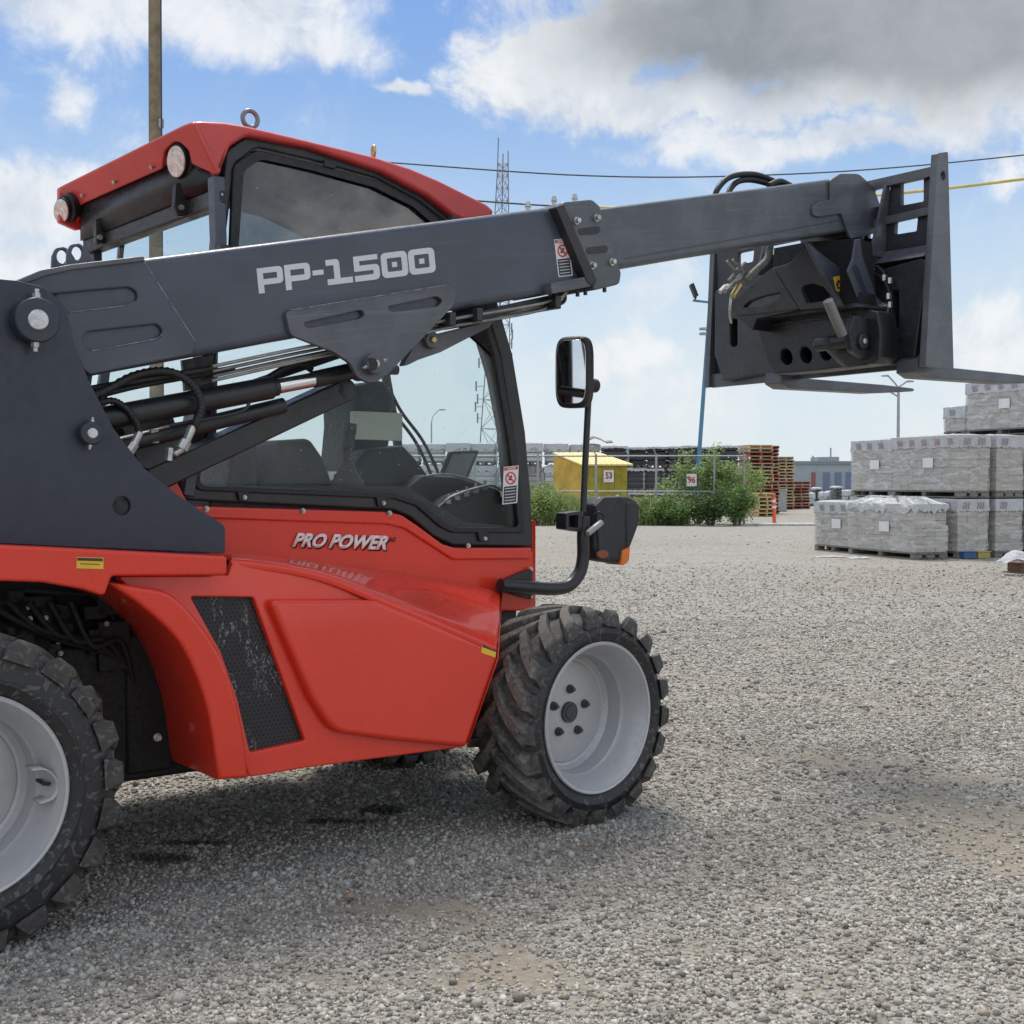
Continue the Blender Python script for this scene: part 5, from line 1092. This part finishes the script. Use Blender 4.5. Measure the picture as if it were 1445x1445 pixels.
# --- yellow shed
YEL = paint('yellow_shed_paint', (.52, .33, .045), .7, var=.18, vscale=2.5, bump=.1); YEL2 = paint('olive_yellow_boards', (.33, .275, .03), .75, var=.22, vscale=3, bump=.1); YELR = paint('yellow_roof', (.80, .66, .30), .6, var=.1, vscale=2)
sh = tag(empty('shed', PX(850, 38)), 'yellow wooden shed with sloping roof and a number sign, behind the wire fence', 'shed')
Pc = PX(822, 38); Pr = PX(885, 38); Pl = PX(781, 39.6); zf, zb = zpx(657, 38), zpx(643, 39.6)
back_r = Pr+(Pl-Pc)
m = MB().hexa([Pc, Pr, back_r, Pl, Pc+ZZ*zf, Pr+ZZ*zf, back_r+ZZ*zb, Pl+ZZ*zb]); m.build('walls', YEL, sh)
nb = 7; 
m = MB()
for k in range(nb): q = Pc*(1-(k+.5)/nb)+Pr*(k+.5)/nb; m.box(q+ZZ*zf*.49-Y_*.012, (X_, Y_, ZZ), ((Pr[0]-Pc[0])/nb/2-.004, .012, zf*.485))
m.build('front_boards', YEL2, sh)
e = .12; r0 = Pc-X_*.05-Y_*e+ZZ*(zf-.0); r1 = Pr+X_*.16-Y_*e+ZZ*zf; r2 = back_r+X_*.1+Y_*e+ZZ*(zb+.06); r3 = Pl-X_*.02+Y_*e+ZZ*(zb+.06)
m = MB().hexa([r0, r1, r2, r3]+[p+ZZ*.045 for p in (r0, r1, r2, r3)]); m.build('roof', YELR, sh)
m = MB()
for t in np.linspace(.08, .92, 9): a, b = (r0*(1-t)+r1*t)+ZZ*.05, (r3*(1-t)+r2*t)+ZZ*.05; m.tube([a, b], .012, 6)
m.build('roof_ribs', YELR, sh)
def flat_text(parent, txt, c, wd, ht, mat, n=-Y_):
    me = text_mesh(txt, .05); k = len(me.vertices); co = np.empty(k*3); me.vertices.foreach_get('co', co); co = co.reshape(-1, 3)
    x0, x1, y0, y1 = co[:, 0].min(), co[:, 0].max(), co[:, 1].min(), co[:, 1].max()
    v = c + np.outer(((co[:, 0]-x0)/(x1-x0)-.5)*wd, X_)+np.outer(((co[:, 1]-y0)/(y1-y0)-.5)*ht, ZZ); me.vertices.foreach_set('co', v.ravel()); me.update()
    o = link_world('sign_number', me, mat, parent, smooth=False); q = o.modifiers.new('t', 'SOLIDIFY'); q.thickness = .006; return o
sg = PX(859, 38-.06, zpx(672, 38)); s_ = MB().box(sg, (X_, Y_, ZZ), (.15, .008, .18)).build('number_sign', STICK, sh); flat_text(s_, '53', sg-Y_*.013+ZZ*.02, .20, .20, paint('maroon_number', (.30, .07, .07), .5))
# --- wire fence
FY = 34.2
GALV = paint('galvanised_steel', (.34, .36, .38), .45, metal=.5, var=.1)
fz = zpx(643.5, FY); xa, xb = PX(560, FY)[0], PX(1052, FY)[0]
fe = tag(empty('chain_link_fence', (xa, FY, 0)), 'galvanised chain link fence with posts in front of the shed and black stacks', 'fence')
for px in (580, 670, 759, 841, 926, 1008, 1050):
    p = PX(px, FY); MB().cyl(p, p+ZZ*(fz+.05), .032, n=12).tube([p+ZZ*fz, p+ZZ*(fz+.25)-X_*.10-Y_*.10], .016, 8).build('post', GALV, fe)
for z in (fz, fz*.48): MB().tube([np.array((xa, FY, z)), np.array((xb, FY, z))], .021, 8).build('rail', GALV, fe)
m = MB(); s = .085; nn_ = int((xb-xa+fz)/s)
for k in range(nn_):
    x = xa-fz+k*s
    for sg_ in (1, -1):
        a, b = (x, 0.05), (x+fz, fz)
        if sg_ < 0: a, b = (x+fz, .05), (x, fz)
        (x0, z0), (x1, z1) = a, b
        def cl(x0, z0, x1, z1, lim):
            t = (lim-x0)/(x1-x0); return lim, z0+(z1-z0)*t
        if min(x0, x1) < xa:
            if x0 < xa: x0, z0 = cl(x0, z0, x1, z1, xa)
            elif x1 < xa: x1, z1 = cl(x0, z0, x1, z1, xa)
        if max(x0, x1) > xb:
            if x0 > xb: x0, z0 = cl(x0, z0, x1, z1, xb)
            elif x1 > xb: x1, z1 = cl(x0, z0, x1, z1, xb)
        m.tube([np.array((x0, FY+.03, z0)), np.array((x1, FY+.03, z1))], .0024, 3)
m.build('wire_mesh', GALV, fe, smooth=False)
sg = PX(976, FY-.04, zpx(677.5, FY)); s_ = tag(MB().box(sg, (X_, Y_, ZZ), (.135, .006, .165)).build('number_sign', STICK), 'small white number sign with red figures fixed to the fence among the leaves', 'sign'); flat_text(s_, '96', sg-Y_*.011+ZZ*.01, .20, .18, SRED)
# --- shrubs and weeds
def leaf_mat(name, a, b_):
    m, nt, b = new_mat(name); g = nt.nodes.new('ShaderNodeNewGeometry'); c = mixc(nt, g.outputs['Random Per Island'], a, b_)
    nt.links.new(c, b.inputs['Base Color']); b.inputs['Roughness'].default_value = .55
    tr = nt.nodes.new('ShaderNodeBsdfTranslucent'); nt.links.new(c, tr.inputs[0]); mx = nt.nodes.new('ShaderNodeMixShader'); mx.inputs[0].default_value = .35
    nt.links.new(b.outputs[0], mx.inputs[1]); nt.links.new(tr.outputs[0], mx.inputs[2]); nt.links.new(mx.outputs[0], nt.nodes['Material Output'].inputs[0]); return m
LEAF = leaf_mat('shrub_leaf', (.075, .14, .035), (.22, .34, .10)); LEAF2 = leaf_mat('pale_leaf', (.15, .24, .06), (.38, .48, .18)); LEAFD = leaf_mat('dark_leaf', (.04, .08, .025), (.13, .21, .06)); STEM = paint('stem_brown', (.16, .13, .08), .8)
GRASS = leaf_mat('weed_blade', (.15, .22, .06), (.42, .48, .20))
def leaves(centres, n, ls, lr):
    k = n; c = np.array(centres)[lr.integers(0, len(centres), k)]; c = c+lr.normal(0, 1, (k, 3))*c[:, 3:4]*np.array([1, 1, .8]) if False else c[:, :3]+lr.normal(0, 1, (k, 3))*c[:, 3:4]*np.array([1, 1, .75])
    c[:, 2] = np.maximum(c[:, 2], .03)
    d = lr.normal(0, 1, (k, 3)); d[:, 2] = np.abs(d[:, 2])*.5; d /= np.linalg.norm(d, axis=1)[:, None]; e = np.cross(d, lr.normal(0, 1, (k, 3))); e /= np.linalg.norm(e, axis=1)[:, None]
    L = ls*lr.uniform(.6, 1.4, k)[:, None]; v = np.stack([c, c+d*L*.5+e*L*.28, c+d*L, c+d*L*.5-e*L*.28], 1).reshape(-1, 3)
    m = MB(); m.v = [tuple(p) for p in v]; m.f = [(4*i, 4*i+1, 4*i+2, 4*i+3) for i in range(k)]; return m
def shrub(px, Y, w, h, n, mat, label, seed, ls=.07, arch=0, z0=.0):
    lr = np.random.default_rng(seed); c = PX(px, Y); root = tag(empty('shrub', c), label, 'shrub', 'shrubs growing along the fence'); cen = []; st = MB()
    for k in range(max(6, int(w*9))):
        a = lr.uniform(0, 6.28); sp = lr.uniform(.1, 1)**.7; tip = c+np.array((math.cos(a)*w/2*sp, math.sin(a)*.4*sp, h*(1-.5*sp**2)*lr.uniform(.62, 1.0)))
        mid = (c*.5+tip*.5)+np.array((0, 0, h*.12)); pts = smooth_pts([c+np.array((math.cos(a)*.08, math.sin(a)*.08, 0)), mid, tip], 4); st.tube(pts, [.014*(1-.8*i/(len(pts)-1)) for i in range(len(pts))], 5)
        for f in (.35, .55, .75, .9, 1.0): q = pts[int(f*(len(pts)-1))]; cen.append((*q, .085+.05*lr.random()))
    st.build('stems', STEM, root); leaves(cen, n, ls, lr).build('leaves', mat, root, smooth=False, fix=False); return root
def weed(px, Y, w, h, n, label, seed):
    lr = np.random.default_rng(seed); c = PX(px, Y); m = MB()
    for k in range(n):
        b = c+np.array((lr.normal(0, w/3), lr.normal(0, .18), 0)); hh = h*lr.uniform(.35, 1.1); d = np.array((lr.normal(0, .20), lr.normal(0, .2), 1.)); p1 = b+d*hh*.55; p2 = b+d*hh+np.array((lr.normal(0, .10), 0, 0)); s = np.array((.011, .004, 0))
        m.add([b-s, b+s, p1+s*.8, p2, p1-s*.8], [(0, 1, 2, 3, 4)])
        if k % 3 == 0:
            for f in np.linspace(.3, .95, 6): q = b*(1-f)+p2*f; e = lr.normal(0, .055, 3); e2 = lr.normal(0, .02, 3); m.add([q, q+e*.5+e2, q+e, q+e*.5-e2], [(0, 1, 2, 3)])
    return one('weeds', m, GRASS, label, 'weeds', 'clumps of weeds along the fence', smooth=False, fix=False)
wr_ = ['beside the cab post, tallest', 'in front of the left shed wall', 'left of the mirror rod', 'right of the mirror rod', 'below the number sign of the shed', 'at the right corner of the shed', 'before the leftmost black stacks', 'before the middle black stacks']
for i, (px, w, h) in enumerate(((757, .9, 1.15), (778, .9, .95), (800, .9, .8), (822, .8, .75), (846, .9, .65), (888, .9, .75), (912, .9, .8), (938, .9, .7))):
    weed(px, 33.6+.1*(i % 3), w, h, 420, 'clump of tall green weeds '+wr_[i], 50+i)
shrub(762, 33.3, 1.0, 1.0, 2600, LEAF2, 'pale green leafy shrub at the fence next to the cab post', 3, .06)
shrub(920, 33.3, .9, .62, 2000, LEAF, 'low green shrub at the fence right of the headlight', 4, .06)
shrub(955, 33.2, 1.1, .85, 3200, LEAF, 'mid green shrub below the number sign on the fence', 5, .065)
shrub(1003, 33.0, 1.3, 1.05, 4200, LEAFD, 'dark green bushy shrub left of the orange post', 6, .065)
shrub(1040, 33.1, 1.0, 1.15, 3600, LEAF, 'green shrub at the right end of the fence', 7, .065)
shrub(985, 34.6, 2.5, 2.25, 4600, LEAF2, 'tall arching pale green shrub climbing over the fence top', 8, .08)
shrub(1040, 34.4, 1.6, 2.05, 3000, LEAF2, 'tall pale shrub beside the pallet stack', 9, .08)
# --- stacks of empty pallets
def mini_pallet(mat, W_=1.0, D_=1.0):
    m = MB(); h = .125
    for i in range(5): m.box((0, -D_/2+D_*(i+.5)/5, h-.012), (X_, Y_, ZZ), (W_/2, D_/5*.38, .011))
    for i in range(3): m.box((0, -D_/2+D_*(i+.5)/3, .012), (X_, Y_, ZZ), (W_/2, .05, .010))
    for i in (-1, 0, 1): m.box((i*(W_/2-.03), 0, h/2), (X_, Y_, ZZ), (.024, D_/2, h/2-.026))
    me = m.mesh(); me.materials.append(mat); return me
pm = [mini_pallet(x) for x in (WOOD, WRED, WOODY, WOODG)]
prr = random.Random(8)
ordw = ['bottom', 'second', 'third', 'fourth', 'fifth', 'sixth', 'seventh', 'eighth', 'ninth', 'tenth', 'eleventh', 'twelfth', 'thirteenth', 'fourteenth', 'fifteenth', 'sixteenth', 'seventeenth', 'eighteenth', 'nineteenth', 'twentieth']
def pstack(px, Y, n, W_, label, mix, dxp=0, z0=0):
    c = PX(px, Y)
    for k in range(n):
        o = bpy.data.objects.new('wooden_pallet', pm[prr.choice(mix)]); sc.collection.objects.link(o); o.location = (c[0]+prr.uniform(-.03, .03)+dxp*k, Y+.5, z0+.128*k); o.rotation_euler = (0, 0, prr.uniform(-.05, .05)+.2); o.scale = (W_, 1, 1)
        tag(o, ordw[k]+' pallet up in '+label if k else 'bottom pallet in '+label, 'pallet', label)
pstack(1079, 41.5, 6, .62, 'the low stack of fresh yellow pallets behind the orange post', [2])
pstack(1070, 44.5, 19, .92, 'the tallest red edged stack left of the orange post', [0, 1, 0, 2])
pstack(1086, 45.6, 19, .55, 'the narrow tall stack behind the orange post', [0, 1, 1])
pstack(1106, 52.5, 17, .72, 'the tall stack right of the orange post', [0, 1, 0, 2])
pstack(1128, 53.5, 9, .75, 'the short stack before the blue building', [1, 0, 1])
one('utility_box', MB().box(PX(1098, 49, .40), (X_, Y_, ZZ), (.30, .2, .40)).box(PX(1098, 49, .82), (X_, Y_, ZZ), (.33, .23, .02)), GALV, 'grey metal utility box standing before the pallet stacks', 'utility box', bevel=.02)
# orange post
pc = PG(1093, 741); op = tag(empty('delineator_post', pc), 'orange traffic post with white bands at the yard entrance', 'traffic post'); ORP = paint('orange_plastic', (.75, .10, .03), .5)
lean = np.array((-.045, 0, 1.)); MB().cyl(pc, pc+lean*.80, .052, .045, n=16).build('tube', ORP, op); MB().cyl(pc, pc+ZZ*.04, .14, .11, n=20).build('base', RUBBER, op)
for z in (.44, .60): MB().cyl(pc+lean*z, pc+lean*(z+.07), .054, n=16).build('reflective_band', STICK, op)
# kerb strip
k0, k1 = PG(1066, 741.5), PG(1190, 741.5); kb = MB().box(((k0+k1)/2)+ZZ*.03, (X_, Y_, ZZ), ((k1[0]-k0[0])/2, .30, .03)).build('kerb', paint('pale_concrete', (.50, .49, .46), .85), bevel=.01); kb['kind'] = 'structure'
# --- far building, clutter before it
BB = paint('blue_grey_cladding', (.30, .345, .38), .6, var=.06, vscale=1); bY = 110
bl = tag(empty('warehouse', PX(1200, bY)), 'long low blue-grey warehouse with red and blue doors in the distance', 'building')
x0, x1 = PX(1113, bY)[0], PX(1420, bY)[0]; bz = zpx(655, bY)
MB().box(((x0+x1)/2, bY+8, bz/2), (X_, Y_, ZZ), ((x1-x0)/2, 8, bz/2)).build('walls', BB, bl)
MB().box(((x0+x1)/2, bY+8, bz+.12), (X_, Y_, ZZ), ((x1-x0)/2+.15, 8.15, .14)).build('roof', paint('roof_edge_grey', (.20, .23, .26), .6), bl)
for a, b, mt in ((1145, 1150.5, paint('dull_red_door', (.28,.08,.08), .5)), (1162, 1171, None), (1178, 1187, None), (1193.5, 1202, None), (1216, 1226, None)):
    A_, B_ = PX(a, bY)[0], PX(b, bY)[0]; z1 = zpx(666.5, bY); MB().box(((A_+B_)/2, bY-.03, z1/2), (X_, Y_, ZZ), ((B_-A_)/2, .05, z1/2)).build('door', mt or paint('blue_door', (.14, .18, .29), .5), bl, bevel=.02)
for a, b, t in ((1172, 1203, 643), (1116, 1125, 650), (1126, 1137, 649.5)):
    A_, B_ = PX(a, bY)[0], PX(b, bY)[0]; z1 = zpx(t, bY); MB().box(((A_+B_)/2, bY+6, (bz+.26+z1)/2), (X_, Y_, ZZ), ((B_-A_)/2, 1.5, (z1-bz-.26)/2)).build('roof_unit', GALV, bl, bevel=.05)
for px, t in ((1147, 643), (1172, 632)): p = PX(px, bY+3, bz); MB().tube([p, np.array((p[0], p[1], zpx(t, bY+3)))], .07, 8).build('roof_mast', GALV, bl)
far_b = [(560, 700, 663, 150, (.42, .43, .42), 'pale'), (700, 1120, 662, 170, (.30, .31, .31), 'grey'), (-400, 560, 655, 160, (.35, .34, .32), 'tan'), (1420, 2000, 655, 150, (.30, .33, .36), 'dull blue')]
for a, b, t, Yb, cl_, w in far_b:
    A_, B_ = PX(a, Yb)[0], PX(b, Yb)[0]; z1 = zpx(t, Yb); r_ = tag(empty('distant_shed', ((A_+B_)/2, Yb, 0)), f'{w} low industrial shed far behind the yard', 'building')
    MB().box(((A_+B_)/2, Yb+9, z1/2), (X_, Y_, ZZ), ((B_-A_)/2, 9, z1/2)).build('walls', paint(w+'_wall', cl_, .7), r_); MB().box(((A_+B_)/2, Yb+9, z1+.1), (X_, Y_, ZZ), ((B_-A_)/2+.2, 9.2, .1)).build('roof', GALV, r_)
crr = random.Random(31); pos_w = ['leftmost', 'second', 'third', 'fourth', 'fifth', 'sixth', 'seventh']
for i in range(7):
    px = 1146+i*9.5; Yc = 62+crr.uniform(-3, 6); far_stack(px-5, px+4.5, Yc, 0, crr.uniform(.55, .95), 1.0, i % 3 == 1, f'{pos_w[i]} of the small pallets of stone before the blue-grey warehouse', 'small stone pallets before the warehouse', crr)
# --- radio mast
def mast():
    Yb = 130; r = tag(empty('radio_mast', PX(700, Yb)), 'tall red and grey lattice radio mast rising behind the cab', 'radio mast')
    MT = paint('mast_grey', (.20, .23, .27), .6); MR = paint('mast_red', (.27, .22, .24), .6)
    def leg(i, z):
        zt = zpx(217, Yb); t = z/zt
        if i == 0: x = np.interp(t, [0, .12, .45, 1], [675, 676.5, 688, 703.5]); y = 0
        elif i == 1: x = np.interp(t, [0, 1], [721, 717]); y = 0
        else: x = np.interp(t, [0, 1], [700, 710]); y = np.interp(t, [0, 1], [4.0, 1.2])
        return PX(x, Yb+y, z)
    zt = zpx(217, Yb)
    for i in range(3): MB().tube([leg(i, z) for z in np.linspace(0, zt+(1.6 if i == 0 else .3), 12)], .065, 6).build('leg', MT, r)
    zs = [0]
    while zs[-1] < zt-1: zs.append(zs[-1]+1.0+2.4*(1-zs[-1]/zt))
    for k in range(len(zs)-1):
        m = MB()
        for i in range(3):
            j = (i+1) % 3; a0, a1, b0, b1 = leg(i, zs[k]), leg(i, zs[k+1]), leg(j, zs[k]), leg(j, zs[k+1]); m.tube([a0, b1], .03, 4).tube([b0, a1], .03, 4).tube([a1, b1], .032, 4)
        m.build('bracing', MR if k % 4 in (2, 3) and k > 6 else MT, r)
    for px, py, i in ((672, 545, 0), (674, 563, 0), (671, 574, 0), (674, 590, 0), (676, 512, 0), (722, 463, 1), (723, 472, 1), (722, 485, 1), (722, 505, 1)):
        z = zpx(py, Yb); a = leg(i, z); b = PX(px, Yb, z); MB().tube([a, b], .035, 5).tube([b-ZZ*.5, b+ZZ*.5], .09, 6).build('antenna', MT, r)
mast()
# --- lamps and poles
def lamp_pole(name, label, px0, px1, ytop, Y, rad_, arms, mat):
    a, b = PX(px0, Y), PX(px1, Y, zpx(ytop, Y)); r = tag(empty(name, a), label, 'street lamp'); MB().cyl(a, b, rad_, rad_*.65, n=12).build('pole', mat, r); MB().cyl(a, a+ZZ*.25, rad_*1.8, n=12).build('base', mat, r)
    for pts, hl_ in arms:
        q = smooth_pts([PX(x, Y, zpx(y, Y)) for x, y in pts], 4); ar = MB().tube(q, rad_*.42, 6).build('arm', mat, r); e = q[-1]; d = X_*hl_; MB().hexa([e-ZZ*.06-Y_*.12, e+d-ZZ*.05-Y_*.12, e+d-ZZ*.05+Y_*.12, e-ZZ*.06+Y_*.12, e+ZZ*.06-Y_*.1, e+d+ZZ*.03-Y_*.08, e+d+ZZ*.03+Y_*.08, e+ZZ*.06+Y_*.1]).build('lamp_head', mat, ar, bevel=.02)
lamp_pole('street_lamp', 'grey double-arm street lamp rising behind the block pallets under the forks', 1267, 1267, 545, 70, .11, [([(1267, 560), (1255, 553), (1246, 549)], -.35), ([(1267, 548), (1262, 541), (1252, 530)], -.35), ([(1267, 546), (1272, 543), (1279, 538)], .35)], GALV)
lamp_pole('street_lamp', 'small curved street lamp seen through the cab glass', 609, 609, 596, 90, .07, [([(609, 598), (611, 588), (618, 580), (621, 578)], .4)], GALV)
BLUE = paint('blue_steel', (.08, .22, .34), .5)
a, b = PX(980.5, 42), PX(1001, 42.0, zpx(427, 42)); r = tag(empty('light_pole', a), 'slim blue steel light pole with a tilted floodlight, left of the fork carriage', 'light pole'); MB().cyl(a, b, .075, .06, n=12).build('pole', BLUE, r)
q0, q1 = PX(977, 42, zpx(424, 42)), PX(1004, 42, zpx(427, 42)); MB().tube([q0, q1], .04, 8).build('arm', BLUE, r)
f0, f1 = PX(981.5, 42, zpx(419, 42)), PX(974.5, 42, zpx(401, 42)); d = (f1-f0)/np.linalg.norm(f1-f0); MB().box((f0+f1)/2, (d, Y_, np.cross(d, Y_)), (.22, .2, .06)).tube([f0, q0+X_*.05], .03, 6).build('floodlight', RUBBER, r, bevel=.01)
for y in (464, 471): p = PX(992, 42, zpx(y, 42)); MB().box(p, (X_, Y_, ZZ), (.13, .1, .04)).build('camera_unit', GALV, r, bevel=.01)
WP = paint('weathered_pole', (.215, .175, .115), .9, var=.3, vscale=3, bump=.5, bscale=30)
a = PX(221.5, 30); r = tag(empty('utility_pole', a), 'weathered wooden utility pole rising behind the cab roof', 'utility pole'); MB().cyl(a, PX(223, 30, 15.5), .17, .135, n=20).build('pole', WP, r)
p = PX(231, 29.9, zpx(176, 30)); MB().tube([PX(231, 29.84, 0), PX(231.5, 29.84, 15)], .018, 6).build('ground_wire', BLACK, r); MB().box(p, (X_, Y_, ZZ), (.05, .05, .1)).build('bracket', GALV, r)
def wire(pts, Y, rr_, mat, label, name='overhead_wire'):
    m = MB().tube(smooth_pts([PX(x, Y+dy, zpx(y, Y+dy)) for x, y, dy in pts], 8), rr_, 6); return one(name, m, mat, label, 'cable', sharp=80)
WB = paint('old_cable_green_black', (.05, .075, .07), .6)
wire([(224, 203, 0), (400, 216, .5), (560, 230, 1), (830, 248, 2), (1050, 248, 3), (1300, 233, 4), (1700, 190, 5)], 30, .019, WB, 'thin dark overhead wire running behind the roof and above the boom')
wire([(224, 244, 0), (450, 266, 0), (695, 285, 0), (790, 291, 0), (850, 293, 0), (1060, 287, 0), (1240, 275, 0), (1445, 252, 0), (1900, 190, 0)], 30, .022, WB, 'lower dark overhead wire from the pole, reaching the boom top behind the roof')
wire([(835, 292.5, 0), (900, 293, 0), (1060, 287, 0), (1240, 275, 0), (1445, 252, 0), (1900, 190, 0)], 26, .032, paint('yellow_cable_sleeve', (.62, .50, .14), .5), 'thick yellow cable passing behind the fork carriage', 'cable')
